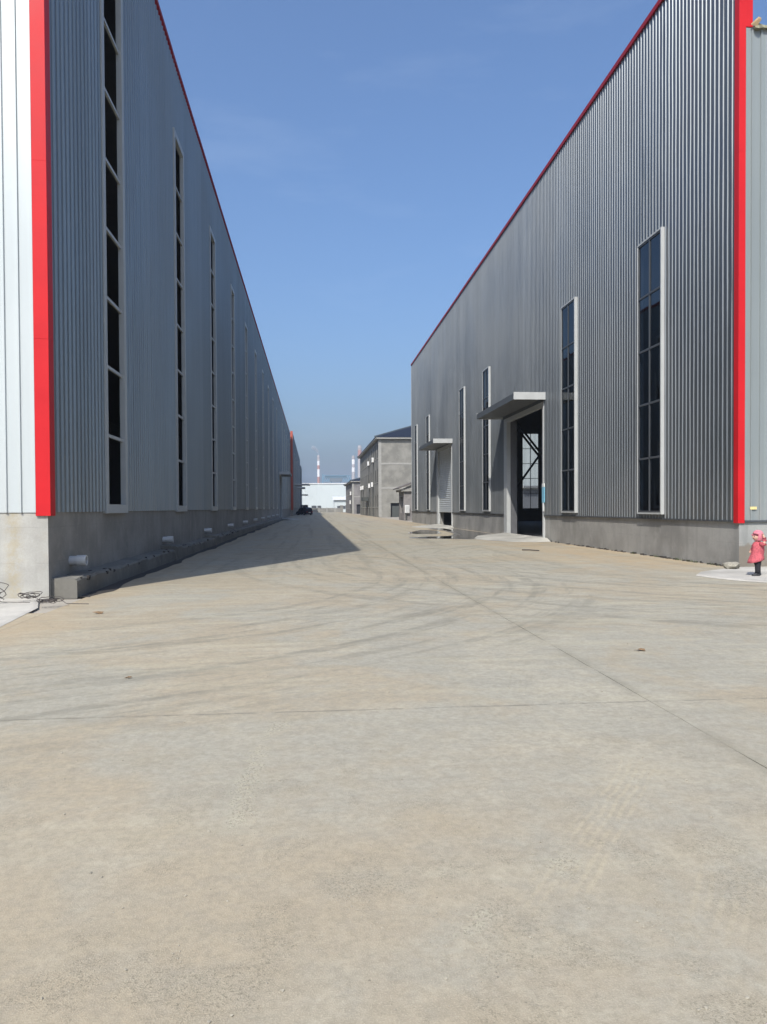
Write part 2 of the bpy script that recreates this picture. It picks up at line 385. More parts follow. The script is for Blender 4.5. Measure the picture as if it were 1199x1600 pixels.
def sheet(axis, plane, out, s0, s1, z0, z1, pitch, rib=.035, top=.045, side=.018, rows=1, jit=0., phase=0.):
    """profiled steel sheet: flat pans with raised trapezoid ribs"""
    pts = []
    k0 = math.floor((s0-phase)/pitch)-1
    prof = [(0, 0), (side, rib), (side+top, rib), (2*side+top, 0)]
    k = k0
    raw = []
    while True:
        b = k*pitch+phase
        if b > s1+pitch: break
        for (a, d) in prof: raw.append((b+a, d))
        k += 1
    def dep(s):
        for i in range(len(raw)-1):
            if raw[i][0] <= s <= raw[i+1][0]:
                t = (s-raw[i][0])/max(1e-9, raw[i+1][0]-raw[i][0]); return raw[i][1]*(1-t)+raw[i+1][1]*t
        return 0
    pts = [(s0, dep(s0))] + [q for q in raw if s0+1e-4 < q[0] < s1-1e-4] + [(s1, dep(s1))]
    mb = MB(); n = len(pts)
    sheetn = max(1, round(pitch*4/pitch))
    for r in range(rows+1):
        z = z0+(z1-z0)*r/rows
        for i, (s, d) in enumerate(pts):
            j = 0.
            if jit and 0 < r < rows:
                h = math.sin((int((s-phase)//pitch))*12.9898 + r*78.233)*43758.5453
                j = (h-math.floor(h)-.5)*2*jit
            mb.v.append(to3(axis, plane, out, s + (j*.6 if 0 < i < n-1 else 0), d + .02 + j*.5, z))
    for r in range(rows):
        for i in range(n-1):
            a = r*n+i; mb.f.append((a, a+1, a+n+1, a+n))
    return mb

def clad_wall(parent, mat, axis, plane, out, s0, s1, z0, z1, holes, pitch, rows=1, jit=0., split=None, **kw):
    """cladding panels between, above and below the openings; holes = (s0, s1, z0, z1)"""
    cuts = sorted(set([s0, s1] + [h[0] for h in holes] + [h[1] for h in holes]))
    for a, b in zip(cuts, cuts[1:]):
        if b-a < 1e-4: continue
        zs = [(z0, z1)]
        for h in holes:
            if h[0] <= a+1e-5 and h[1] >= b-1e-5:
                nz = []
                for (p, q) in zs:
                    if h[2] > p: nz.append((p, min(q, h[2])))
                    if h[3] < q: nz.append((max(p, h[3]), q))
                zs = [t for t in nz if t[1]-t[0] > 1e-4]
        for (p, q) in zs:
            sheet(axis, plane, out, a, b, p, q, pitch, rows=max(1, int(rows*(q-p)/(z1-z0)+.5)), jit=jit, **kw).build('cladding_panel', mat, parent)

def holed(axis, plane, out, s0, s1, z0, z1, holes, depth):
    """flat wall with openings and their reveals"""
    mb = MB(); ss = sorted(set([s0, s1]+[h[0] for h in holes]+[h[1] for h in holes])); zz = sorted(set([z0, z1]+[h[2] for h in holes]+[h[3] for h in holes]))
    for a, b in zip(ss, ss[1:]):
        for p, q in zip(zz, zz[1:]):
            if any(h[0] < (a+b)/2 < h[1] and h[2] < (p+q)/2 < h[3] for h in holes): continue
            mb.quad(*[to3(axis, plane, out, s, 0, z) for (s, z) in ((a, p), (b, p), (b, q), (a, q))])
    for h in holes:
        cs = [(h[0], h[2]), (h[1], h[2]), (h[1], h[3]), (h[0], h[3])]
        for i in range(4):
            (a, p), (b, q) = cs[i], cs[(i+1) % 4]
            mb.quad(to3(axis, plane, out, a, 0, p), to3(axis, plane, out, b, 0, q), to3(axis, plane, out, b, -depth, q), to3(axis, plane, out, a, -depth, p))
    return mb

def frame_ring(axis, plane, out, s0, s1, z0, z1, wd, d0, d1):
    """box frame round an opening, from depth d0 to d1 in front of the wall"""
    mb = MB()
    def bx(a, b, p, q):
        A = to3(axis, plane, out, a, d0, p); B = to3(axis, plane, out, b, d1, q)
        mb.box(min(A[0], B[0]), min(A[1], B[1]), p, max(A[0], B[0]), max(A[1], B[1]), q)
    bx(s0-wd, s0, z0-wd, z1+wd); bx(s1, s1+wd, z0-wd, z1+wd)
    bx(s0, s1, z0-wd, z0); bx(s0, s1, z1, z1+wd)
    return mb
def wbox(axis, plane, out, s0, s1, d0, d1, z0, z1, mb=None):
    mb = mb or MB(); A = to3(axis, plane, out, s0, d0, z0); B = to3(axis, plane, out, s1, d1, z1)
    return mb.box(min(A[0], B[0]), min(A[1], B[1]), min(z0, z1), max(A[0], B[0]), max(A[1], B[1]), max(z0, z1))

# ================================================================== ground
g = MB().quad((-2500, -2500, -.03), (2500, -2500, -.03), (2500, 2500, -.03), (-2500, 2500, -.03)).build('ground', 'earth'); tag(g, kind='structure')
pave = bpy.data.objects.new('pavement', None); C.objects.link(pave); tag(pave, kind='structure')
def slab(x0, y0, x1, y1):
    """one cast bay of the yard with slightly ragged arrises"""
    gp = .0026; pts = []
    x0 += gp; y0 += gp*.5; x1 -= gp; y1 -= gp*.5
    near = y0 < 40
    def edge(ax, ay, bx, by):
        L = math.hypot(bx-ax, by-ay); n = max(1, int(L/.25)) if near else 1
        for i in range(n):
            t = i/n; j = rnd.uniform(-.004, .004) if near and i else 0
            yield (ax+(bx-ax)*t + (j if abs(by-ay) > abs(bx-ax) else 0), ay+(by-ay)*t + (j if abs(bx-ax) >= abs(by-ay) else 0))
    for e in ((x0, y0, x1, y0), (x1, y0, x1, y1), (x1, y1, x0, y1), (x0, y1, x0, y0)): pts += list(edge(*e))
    mb = MB(); n = len(pts)
    mb.v = [(x, y, 0.) for x, y in pts] + [(x, y, -.028) for x, y in pts]
    mb.f = [tuple(range(n))] + [(i, i+n, (i+1) % n+n, (i+1) % n) for i in range(n)]
    mb.build('concrete_slab', 'yard' if y0 < 11 and -4.2 < x0 < 9 else 'yard_far', pave)
ys = [-12.3, -6.2, -.2, 5.86, 11.9, 18.0, 24.1, 30.2, 36.3, 42.4, 48.5, 54.6, 60.7, 72.9, 85.1, 97.3, 121.7, 146.1, 182.7, 219.3, 290.]
for a, b in zip(ys, ys[1:]):
    slab(-4.0, a, 2.66, b); slab(2.66, a, 10.62, b)
    if b < 14: slab(-16, a, -4.0, b)
    if b < 19: slab(10.62, a, 24, b)

# ================================================================== left warehouse
XL, YL, HL, PL = -4.58, 13.8, 16.68, 1.5
LEND = 157.4
wl = thing('warehouse', 'long grey corrugated warehouse in shade, with narrow open window slots and red corner trim', 'warehouse', (XL, YL, 0))
lwin = [17.52+8.88*i for i in range(16)]
lwin = [y for y in lwin if y < 152 and not 103 < y < 113]
WW = 1.54; WB, WT = 1.66, 14.0
holes = [(y, y+WW, WB, WT) for y in lwin]
doorL = (105.8, 112.0, 0.05, 6.1)
clad_wall(wl, 'clad_left', 'y', XL, 1, YL+.2, 60.0, PL, HL-.2, [h for h in holes if h[0] < 60], .25, 9, .004)
clad_wall(wl, 'clad_left', 'y', XL, 1, 60.0, LEND, PL, HL-.2, [h for h in holes if h[0] > 60]+[(doorL[0], doorL[1], PL, doorL[3])], .25, 1)
clad_wall(wl, 'clad_left_front', 'x', YL, -1, -34.0, XL-.18, PL, HL-.2, [], .24, 6, .002, rib=.03, top=.02, side=.012)
# base wall
MB().quad((XL, YL, 0), (XL, doorL[0], 0), (XL, doorL[0], PL), (XL, YL, PL)).quad((XL, doorL[1], 0), (XL, LEND, 0), (XL, LEND, PL), (XL, doorL[1], PL)).quad((XL-.25, YL+.01, PL-.002), (XL, YL+.01, PL-.002), (XL, LEND, PL-.002), (XL-.25, LEND, PL-.002)).build('base_wall', 'plinth_left', wl)
MB().quad((-34, YL-.002, 0), (XL, YL-.002, 0), (XL, YL-.002, PL), (-34, YL-.002, PL)).build('front_base_wall', 'plinth_left_front', wl)
# footing along the lane, in poured lengths
y = YL+.12; i = 0
for y1, top in ((23.6, .255), (24.6, .36), (33.0, .25), (34.2, .34), (44.5, .24), (57, .28), (72, .25), (104.5, .26)):
    mb = MB(); n = max(3, int((y1-y)/.4)) if y < 60 else 4
    rings = []
    for j in range(n+1):
        t = y+(y1-.03-y)*j/n; q = rnd.uniform(-.02, .02) if 0 < j < n else 0
        o_ = -4.14 if top < .3 else -4.09
        rings.append([(XL-.02, t, -.02), (o_+q*.6, t, -.02), (o_+q, t, top+.03+q*1.6), (o_-.03+q, t, top+.065+q*2), (o_-.12+q, t, top+.075+q), (XL-.02, t, top+.085+q)])
    mb.loft(rings).build('footing', 'footing', wl, normals=True); y = y1
# crumbling mortar ragged along the footing top
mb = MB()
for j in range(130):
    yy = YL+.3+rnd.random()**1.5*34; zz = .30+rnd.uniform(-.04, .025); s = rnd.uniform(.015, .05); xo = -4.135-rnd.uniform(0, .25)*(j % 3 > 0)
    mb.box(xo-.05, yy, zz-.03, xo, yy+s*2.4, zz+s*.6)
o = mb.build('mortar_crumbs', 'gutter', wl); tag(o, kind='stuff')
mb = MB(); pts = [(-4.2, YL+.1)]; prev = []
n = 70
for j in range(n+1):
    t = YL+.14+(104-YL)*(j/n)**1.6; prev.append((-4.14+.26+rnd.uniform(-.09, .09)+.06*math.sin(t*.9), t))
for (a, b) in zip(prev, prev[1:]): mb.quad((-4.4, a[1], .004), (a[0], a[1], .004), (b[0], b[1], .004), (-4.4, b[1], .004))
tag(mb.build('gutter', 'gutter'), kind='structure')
# windows: open slots with box flashing and steel rails
tr_mesh = None
for wi, y0 in enumerate(lwin):
    fr = frame_ring('y', XL, 1, y0, y0+WW, WB, WT, .20, -.04, .085).build('window', 'flash_left', wl)
    nearw = y0 < 65
    rails = 7
    for r in range(rails):
        z = WB+(WT-WB)*(r+1)/8
        o = wbox('y', XL, 1, y0, y0+WW, -.02, .03, z-.035, z+.035).build('rail', 'flash_left', fr)
# trims
def trim_v(x0, y0, z0, x1, y1, z1, mat, parent, step=3.05, name='corner_trim'):
    z = z0; i = 0
    while z < z1-.01:
        e = min(z1, z+step); q = .0012*(i % 2)+rnd.uniform(0, .0008)
        bevel(MB().box(x0-q, y0-q, z, x1+q, y1+q, e).build(name, mat, parent), .003, 1); z = e; i += 1
def trim_h(x0, ya, z0, x1, yb, z1, mat, parent, step=6.0, name='roof_edge_trim'):
    y = ya; i = 0
    while y < yb-.01:
        e = min(yb, y+(step if y < 90 else 30)); q = .003*(i % 2)+rnd.uniform(0, .002); w_ = rnd.uniform(-.006, .006)
        MB().box(x0-q, y, z0+w_, x1+q, e-.003, z1+w_).build(name, mat, parent); y = e; i += 1
trim_v(XL-.19, YL-.045, PL-.06, XL+.06, YL+.21, HL+.05, 'red', wl)
trim_h(XL-.12, YL+.22, HL-.12, XL+.085, LEND, HL, 'roofred_shaded', wl)
MB().box(-34, YL-.05, HL-.24, XL-.20, YL+.15, HL).build('front_edge_trim', 'red', wl)
# shell: roof, other walls, floor and frames inside
MB().box(-34, YL+.1, HL-.45, XL-.13, LEND, HL-.35).build('roof', 'liner', wl)
MB().quad((-34, YL+.2, 0), (-34, LEND, 0), (-34, LEND, HL-.4), (-34, YL+.2, HL-.4)).build('back_wall', 'liner', wl)
MB().quad((-34, LEND-.1, 0), (XL, LEND-.1, 0), (XL, LEND-.1, HL-.3), (-34, LEND-.1, HL-.3)).build('end_wall', 'liner', wl)
MB().quad((-34, YL+.2, .06), (XL, YL+.2, .06), (XL, LEND-.2, .06), (-34, LEND-.2, .06)).build('hall_floor', 'floor_in', wl)
for y0 in lwin[:8]:
    mb = MB(); yc = y0-2.6
    if yc < YL+1: yc = YL+.8
    mb.box(XL-.9, yc, .05, XL-.5, yc+.3, HL-.5).build('column', 'steel_in', wl)
# drain stubs
def stub(y, z):
    mb = MB(); seg = 16
    for (ro, ri, x0, x1) in ((.086, .077, XL-.05, XL+.30), (.101, .079, XL+.13, XL+.305)):
        for i in range(seg):
            a, b = 2*math.pi*i/seg, 2*math.pi*(i+1)/seg
            def pt(r, t, x): return (x, y+r*math.cos(t), z+r*math.sin(t))
            mb.quad(pt(ro, a, x0), pt(ro, b, x0), pt(ro, b, x1), pt(ro, a, x1)); mb.quad(pt(ri, a, x1), pt(ri, b, x1), pt(ri, b, x0), pt(ri, a, x0)); mb.quad(pt(ro, a, x1), pt(ro, b, x1), pt(ri, b, x1), pt(ri, a, x1)); mb.quad(pt(ro, b, x0), pt(ro, a, x0), pt(ri, a, x0), pt(ri, b, x0))
    return mb.build('drain_pipe', 'ivory', wl)
for i in range(10): stub(15.02+9.0*i if i else 14.98, .585 + (.03 if i else 0) + .015*max(0, i-1))
# door with canopy near the far end
def canopy(parent, axis, plane, out, s0, s1, z, proj, th=.28, fall=.1, fascia='flash'):
    rings = []
    for d, zz in ((0.03, z+fall), (proj, z)):
        rings.append([to3(axis, plane, out, s0, d, zz), to3(axis, plane, out, s1, d, zz), to3(axis, plane, out, s1, d, zz-th), to3(axis, plane, out, s0, d, zz-th)])
    cn = MB().loft(rings).build('canopy', 'soffit', parent, normals=True)
    wbox(axis, plane, out, s0-.025, s0-.003, .03, proj+.025, z-th-.02, z+fall*.5+.03).build('end_fascia', fascia, cn)
    wbox(axis, plane, out, s1+.003, s1+.025, .03, proj+.025, z-th-.02, z+fall*.5+.03).build('end_fascia', fascia, cn)
    wbox(axis, plane, out, s0-.003, s1+.003, proj+.003, proj+.025, z-th-.02, z+.03).build('front_fascia', 'fascia_dark', cn)
    return cn
canopy(wl, 'y', XL, 1, 105.0, 113.2, 6.45, 1.5)
frame_ring('y', XL, 1, doorL[0], doorL[1], .1, doorL[3], .18, -.1, .1).build('door_frame', 'flash_left', wl)
def shutter(axis, plane, out, s0, s1, z0, z1, parent, mat='shutter', pitch=.15, d=-.12):
    mb = MB(); n = int((z1-z0)/pitch); rings = []
    for i in range(n):
        z = z0+(z1-z0)*i/n; h = (z1-z0)/n
        for (q, e) in ((0, 0), (.2, .035), (.6, .04), (.98, 0)): rings.append((z+q*h, d+e))
    for (za, da), (zb, db) in zip(rings, rings[1:]):
        mb.quad(to3(axis, plane, out, s0, da, za), to3(axis, plane, out, s1, da, za), to3(axis, plane, out, s1, db, zb), to3(axis, plane, out, s0, db, zb))
    return mb.build('door_curtain', mat, parent)
shutter('y', XL, 1, doorL[0], doorL[1], .1, doorL[3], wl, 'dark')

# ================================================================== right warehouse
XR, YR, HR, PR = 10.545, 18.2, 16.8, 1.18
REND, XRB, HF = 81.4, 46.0, 13.3
wr = thing('warehouse', 'grey corrugated warehouse with dark glazed windows and two canopied doors, on the right', 'warehouse', (XR, YR, 0))
rwin = [22.25, 29.88, 44.9, 52.42, 68.5, 76.6]
RW, RB, RT = 1.62, 1.36, 9.84
d1 = (34.4, 40.9, 0.0, 6.15); d2 = (57.7, 64.0, 0.0, 6.25)
rh = [(y, y+RW, RB, RT) for y in rwin] + [(d[0], d[1], PR, d[3]) for d in (d1, d2)]
clad_wall(wr, 'clad_right', 'y', XR, -1, YR+.15, REND, PR, HR-.16, rh, .215, 13, .006, rib=.024, top=.036, side=.012)
clad_wall(wr, 'clad_right_front', 'x', YR, -1, XR+.118, XRB, PR, HF, [], .235, 8, .002, rib=.03, top=.03, side=.012)
mb = MB()
for a, b in ((YR, d1[0]-.05), (d1[1]+.12, d2[0]-.05), (d2[1]+.12, REND)):
    mb.quad((XR, a, 0), (XR, b, 0), (XR, b, PR), (XR, a, PR)); mb.quad((XR, a, PR-.002), (XR, b, PR-.002), (XR+.25, b, PR-.002), (XR+.25, a, PR-.002))
    mb.quad((XR, a, 0), (XR+.45, a, 0), (XR+.45, a, PR), (XR, a, PR)); mb.quad((XR, b, 0), (XR+.45, b, 0), (XR+.45, b, PR), (XR, b, PR))
    mb.quad((XR+.45, a, 0), (XR+.45, b, 0), (XR+.45, b, PR), (XR+.45, a, PR))
mb.build('base_wall', 'plinth_right', wr)
MB().quad((XR, YR-.002, 0), (XRB, YR-.002, 0), (XRB, YR-.002, PR), (XR, YR-.002, PR)).build('front_base_wall', 'plinth_right_front', wr)
# drip edge under the sheets
MB().box(XR-.065, YR+.16, PR-.03, XR+.02, d1[0]-.1, PR+.012).build('drip_edge', 'frame_dark', wr)
MB().box(XR-.065, d1[1]+.1, PR-.03, XR+.02, d2[0]-.1, PR+.012).build('drip_edge', 'frame_dark', wr)
MB().box(XR-.065, d2[1]+.1, PR-.03, XR+.02, REND, PR+.012).build('drip_edge', 'frame_dark', wr)
MB().box(XR+.12, YR-.065, PR-.03, XRB, YR+.02, PR+.012).build('drip_edge', 'frame_dark', wr)
def glazed(parent, axis, plane, out, s0, s1, z0, z1, cols, rows, glass='glass', framem='flash', bar='frame_dark', proud=.15):
    fr = frame_ring(axis, plane, out, s0, s1, z0, z1, .05, -.05, proud).build('window', framem, parent)
    frame_ring(axis, plane, out, s0+.055, s1-.055, z0+.055, z1-.055, .05, .075, .135).build('sash', bar, fr)
    for c in range(1, cols):
        s = s0+(s1-s0)*c/cols; wbox(axis, plane, out, s-.03, s+.03, .075, .132, z0+.055, z1-.055).build('mullion', bar, fr)
    for r in range(1, rows):
        z = z0+(z1-z0)*r/rows; wbox(axis, plane, out, s0+.055, s1-.055, +.073, .134, z-.03, z+.03).build('transom', bar, fr)
    for c in range(cols):
        for r in range(rows):
            a, b = s0+(s1-s0)*c/cols, s0+(s1-s0)*(c+1)/cols; p, q = z0+(z1-z0)*r/rows, z0+(z1-z0)*(r+1)/rows
            t = [rnd.uniform(-.004, .004) for _ in range(4)]
            MB().quad(*[to3(axis, plane, out, s, .105+t[i], z) for i, (s, z) in enumerate(((a+.03, p+.03), (b-.03, p+.03), (b-.03, q-.03), (a+.03, q-.03)))]).build('pane', glass, fr)
    return fr
for y0 in rwin: glazed(wr, 'y', XR, -1, y0, y0+RW, RB, RT, 2, 5)
# trims
trim_v(XR-.058, YR-.05, PR-.06, XR+.115, YR+.16, HR+.05, 'red', wr)
MB().box(XR+.118, YR-.03, HF+.02, XR+.30, YR+.13, HR+.05).build('parapet_end_trim', 'red', wr)
trim_h(XR-.085, YR+.17, HR-.16, XR+.31, REND+.05, HR, 'roofred_shaded', wr)
MB().box(XR-.055, REND, PR-.02, XR+.30, REND+.06, HR-.29).build('end_trim', 'flash', wr)
MB().quad((XR+.29, YR+.1, HF-.3), (XR+.29, REND, HF-.3), (XR+.29, REND, HR-.1), (XR+.29, YR+.1, HR-.1)).build('parapet_back', 'liner', wr)
MB().box(XR+.30, YR+.03, HF-.45, XRB, REND-.05, HF-.35).build('roof', 'liner', wr)
# front eave: weathered flashing with a torn, lifted end
mb = MB(); rings = []
for j in range(60):
    x = XR+.31+(XRB-XR-.31)*(j/59)**1.5; q = rnd.uniform(-.03, .03)
    rings.append([(x, YR-.14+q, HF-.06+q), (x, YR+.15, HF-.03), (x, YR+.15, HF+.05), (x, YR-.11+q, HF+.03+rnd.uniform(-.02, .04))])
mb.loft(rings).build('eave_flashing', 'moss', wr, normals=True)
MB().loft([[(XR+.22, YR-.10, HF+.02), (XR+.34, YR-.12, HF-.02), (XR+.34, YR-.11, HF+.03), (XR+.22, YR-.09, HF+.06)], [(XR+.36, YR-.2, HF+.13), (XR+.42, YR-.2, HF+.09), (XR+.42, YR-.18, HF+.16), (XR+.36, YR-.18, HF+.18)]]).build('torn_flashing', 'tan', wr, normals=True)
MB().box(10.80, YR-.058, 1.46, 10.97, YR-.052, 1.53).build('paper_label', 'yellow', wr)
# shell
MB().quad((XRB, YR, 0), (XRB, REND, 0), (XRB, REND, HF), (XRB, YR, HF)).build('back_wall', 'liner', wr)
MB().quad((XR+.3, YR+.12, 0), (XRB, YR+.12, 0), (XRB, YR+.12, HF-.4), (XR+.3, YR+.12, HF-.4)).build('front_lining', 'liner', wr)
ew = (22.58, 24.33, 1.42, 9.46)
holed('x', REND, 1, XR, XRB, 0, HF, [ew], .12).build('end_wall', 'liner', wr)
fr = frame_ring('x', REND, 1, ew[0], ew[1], ew[2], ew[3], .06, -.1, .1).build('window', 'frame_dark', wr)
wbox('x', REND, 1, 23.43, 23.49, -.06, 0, ew[2], ew[3]).build('mullion', 'frame_dark', fr)
for r in range(1, 5): wbox('x', REND, 1, ew[0], ew[1], -.062, .002, ew[2]+1.608*r-.03, ew[2]+1.608*r+.03).build('transom', 'frame_dark', fr)
for c_ in range(2):
    for r in range(5):
        MB().quad(*[(x, REND-.03, z) for x, z in ((22.61+.86*c_, 1.45+1.608*r), (23.43+.86*c_, 1.45+1.608*r), (23.43+.86*c_, 3.0+1.608*r), (22.61+.86*c_, 3.0+1.608*r))]).build('pane', 'glass', fr) if False else None
MB().quad((XR+.4, YR+.15, .03), (XRB, YR+.15, .03), (XRB, REND-.1, .03), (XR+.4, REND-.1, .03)).build('hall_floor', 'floor_in', wr)
MB().quad((XR-.1, d1[0], .026), (XR+.42, d1[0], .026), (XR+.42, d1[1], .026), (XR-.1, d1[1], .026)).build('threshold', 'floor_in', wr)
# diagonal bracing in the end bay
for a, b in (((20.6, 80.7, 11.5), (24.2, 80.7, 7.0)), ((20.85, 80.7, 11.75), (24.45, 80.7, 7.25)), ((24.2, 80.7, 7.05), (20.4, 80.7, 1.8))):
    MB().bar(a, b, .2, .2, (0, 1, 0)).build('brace', 'steel_in', wr)
for xx in (20.3, 24.5, 32.0): MB().box(xx, 80.4, 0.03, xx+.3, 80.8, HF-.5).build('column', 'steel_in', wr)
for yy in (26.6, 42.9, 50.0, 66.5, 74.5): MB().box(XR+.5, yy, .03, XR+.9, yy+.3, HF-.5).build('column', 'steel_in', wr)
# doors: flashing jambs, lintels, reveals, canopies
for (a, b, z0, z1) in (d1, d2):
    mb = MB()
    mb.box(XR-.075, b, .0, XR+.14, b+.62, z1+.2); mb.box(XR-.075, a-.16, .0, XR+.14, a, z1+.2); mb.box(XR-.07, a, z1, XR+.14, b, z1+.2)
    mb.build('door_frame', 'flash', wr)
    canopy(wr, 'y', XR, -1, a-.35, b+1.0, 6.66, 1.48, .23, .1)
shutter('y', XR, -1, d2[0], d2[1], 1.16, 6.25, wr, d=-.07)
MB().box(XR+.5, 41.6, .03, XR+.62, 42.2, 6.2).build('door_leaf', 'liner', wr)
MB().box(XR+.15, d1[1]+.02, .03, XR+.5, d1[1]+.5, 6.3).build('door_post', 'steel_in', wr)
# ramps
def ramp(y0, y1, label):
    mb = MB(); pts = [(y0-.9, 9.65), (y0-.5, 8.9), (y0+1.2, 8.1), ((y0+y1)/2, 7.85), (y1-.9, 8.15), (y1+.5, 8.9), (y1+.7, 9.7)]
    top = [(XR-.06, y0-.15, .16), (XR-.06, y1+.4, .16)]
    i = len(mb.v)
    mb.v = [(XR-.068, y0-.75, .01), top[0], top[1], (XR-.068, y1+.62, .01)] + [(x, yy, .003) for yy, x in pts]
    mb.f = [(1, 2)+tuple(4+j for j in range(len(pts)-1, -1, -1)), (0, 1, 4), (2, 3, 4+len(pts)-1)]
    tag(mb.build('ramp', 'ramp', normals=True), label, 'ramp', 'concrete ramps at the hall doors')
ramp(33.9, 40.8, 'pale concrete ramp at the open black doorway with the larger canopy')
ramp(57.4, 64.0, 'pale concrete ramp below the half-raised roller shutter')
mb = MB(); mb.v = [(XL+.06, 105, .16), (XL+.06, 112.8, .16), (-2.6, 114.0, .004), (-1.9, 109, .004), (-2.5, 104.2, .004)]; mb.f = [(0, 1, 2, 3, 4)]
tag(mb.build('ramp', 'apron', normals=True), 'shaded concrete ramp at the canopied door of the left warehouse', 'ramp', 'concrete ramps at the hall doors')
# little notice on the door jamb
nb = thing('notice_board', 'small pale blue notice with white top beside the open doorway', 'sign', (XR-.1, 34.2, 1.5))
MB().box(XR-.11, 34.02, 1.75, XR-.072, 34.36, 2.45).build('board', 'blue', nb)
MB().box(XR-.112, 34.03, 2.46, XR-.072, 34.35, 2.62).build('header', 'white', nb)
MB().box(XR-.112, 34.12, 1.35, XR-.072, 34.28, 1.74).build('paper', 'white', nb)

# puddles
def blob(name, mat, pts, z, sub=6, jit=.12, seed=1):
    rr = random.Random(seed); out = []
    n = len(pts)
    for i in range(n):
        a = Vector(pts[i]); b = Vector(pts[(i+1) % n]); pa = Vector(pts[i-1]); nb_ = Vector(pts[(i+2) % n])
        for j in range(sub):
            t = j/sub; p = .5*((2*a)+(b-pa)*t+(2*pa-5*a+4*b-nb_)*t*t+(-pa+3*a-3*b+nb_)*t**3)
            out.append((p.x+rr.uniform(-jit, jit), p.y+rr.uniform(-jit, jit)*2, z))
    return MB().poly(out).build(name, mat)
tag(blob('wet_patch', 'wet', [(4.9, 38.9), (6.3, 37.5), (8.2, 36.9), (9.9, 39.4), (10.38, 43), (10.38, 50), (10.38, 56.6), (9.2, 57.4), (8.3, 55), (8.6, 50.6), (8.35, 46.5), (7.9, 42.9), (7.2, 41.3), (5.8, 40.5)], .004, 9, .10, seed=4), kind='structure')
tag(blob('puddle', 'water', [(5.3, 39.0), (6.4, 37.9), (8.1, 37.4), (9.6, 39.8), (10.2, 43), (10.25, 50), (10.2, 55.6), (9.4, 56.4), (8.8, 54), (9.0, 50.6), (8.7, 46.5), (8.2, 42.4), (7.3, 40.9), (5.9, 40.0)], .008, 9, .07, seed=2), 'long shallow puddle along the wall foot between the two canopied doors', 'puddle', 'rain puddles by the right warehouse')
tag(blob('puddle', 'water', [(5.7, 46.0), (6.8, 44.5), (7.6, 45.6), (8.0, 48.6), (8.2, 51.4), (7.5, 52.6), (6.7, 50.2)], .008, 9, .07, seed=3), 'smaller detached puddle out in the lane before the roller shutter', 'puddle', 'rain puddles by the right warehouse')

# aprons at the two fronts
tag(MB().loft([[(-16, 6.0, .004), (-4.15, 6.0, .004), (-4.10, 10.3, .004), (-4.32, 12.5, .004), (-4.62, 13.4, .004), (-4.62, YL-.01, .004), (-16, YL-.01, .004)], [(-16, 6.0, .014), (-4.2, 6.0, .014), (-4.16, 10.3, .014), (-4.4, 12.5, .014), (-4.7, 13.4, .014), (-4.7, YL-.01, .014), (-16, YL-.01, .014)]]).build('apron', 'apron', normals=True), kind='structure')
rp = [(8.45, 16.32), (8.55, 15.7), (8.75, 15.1), (9.2, 14.2), (11, 13.7), (24, 13.7), (24, YR-.01), (10.5, YR-.01), (9.6, 17.5), (8.9, 17.0)]
tag(MB().loft([[(x, y, .004) for x, y in rp], [(x+(.03 if x < 9 else 0), y, .035) for x, y in rp]]).build('apron', 'apron', normals=True), kind='structure')

# ================================================================== farther halls on the left
h2 = thing('factory_hall', 'farther grey hall with orange-red corner strip beyond the long left warehouse', 'hall', (-4.15, 158, 0))
X2 = -4.15
sheet('y', X2, 1, 158.6, 250, 1.4, 17.2, .5).build('cladding_panel', 'clad_far', h2)
MB().box(-34, 158, 0, X2, 250, 1.4).build('base_wall', 'plinth_left', h2)
MB().box(-34, 158.02, 1.4, X2-.02, 249.9, 17.0).build('shell', 'clad_far', h2)
MB().box(X2-.35, 157.9, 1.2, X2+.12, 158.55, 17.3).build('corner_trim', 'orange', h2)
for yy in (170, 184, 198, 224, 238):
    fw = frame_ring('y', X2, 1, yy, yy+1.4, 1.7, 13.5, .15, .0, .15).build('window', 'flash_left', h2)
    wbox('y', X2, 1, yy, yy+1.4, .0, .06, 1.7, 13.5).build('pane', 'frame_dark', fw)
canopy(h2, 'y', X2, 1, 172.5, 181, 7.0, 1.6); canopy(h2, 'y', X2, 1, 208, 217, 7.2, 2.0)
h3 = thing('factory_hall', 'last low-shouldered grey hall at the far end of the left row', 'hall', (-3.9, 251, 0))
MB().box(-34, 251, 0, -3.95, 278, 1.4).build('base_wall', 'plinth_left', h3)
sheet('y', -3.95, 1, 251, 278, 1.4, 15.6, .5).build('cladding_panel', 'clad_far', h3)
MB().box(-34, 251.02, 1.4, -3.97, 277.9, 15.4).build('shell', 'clad_far', h3)
canopy(h3, 'y', -3.95, 1, 255, 266, 9.6, 3.0); canopy(h3, 'y', -3.95, 1, 268, 275, 6.3, 2.2)

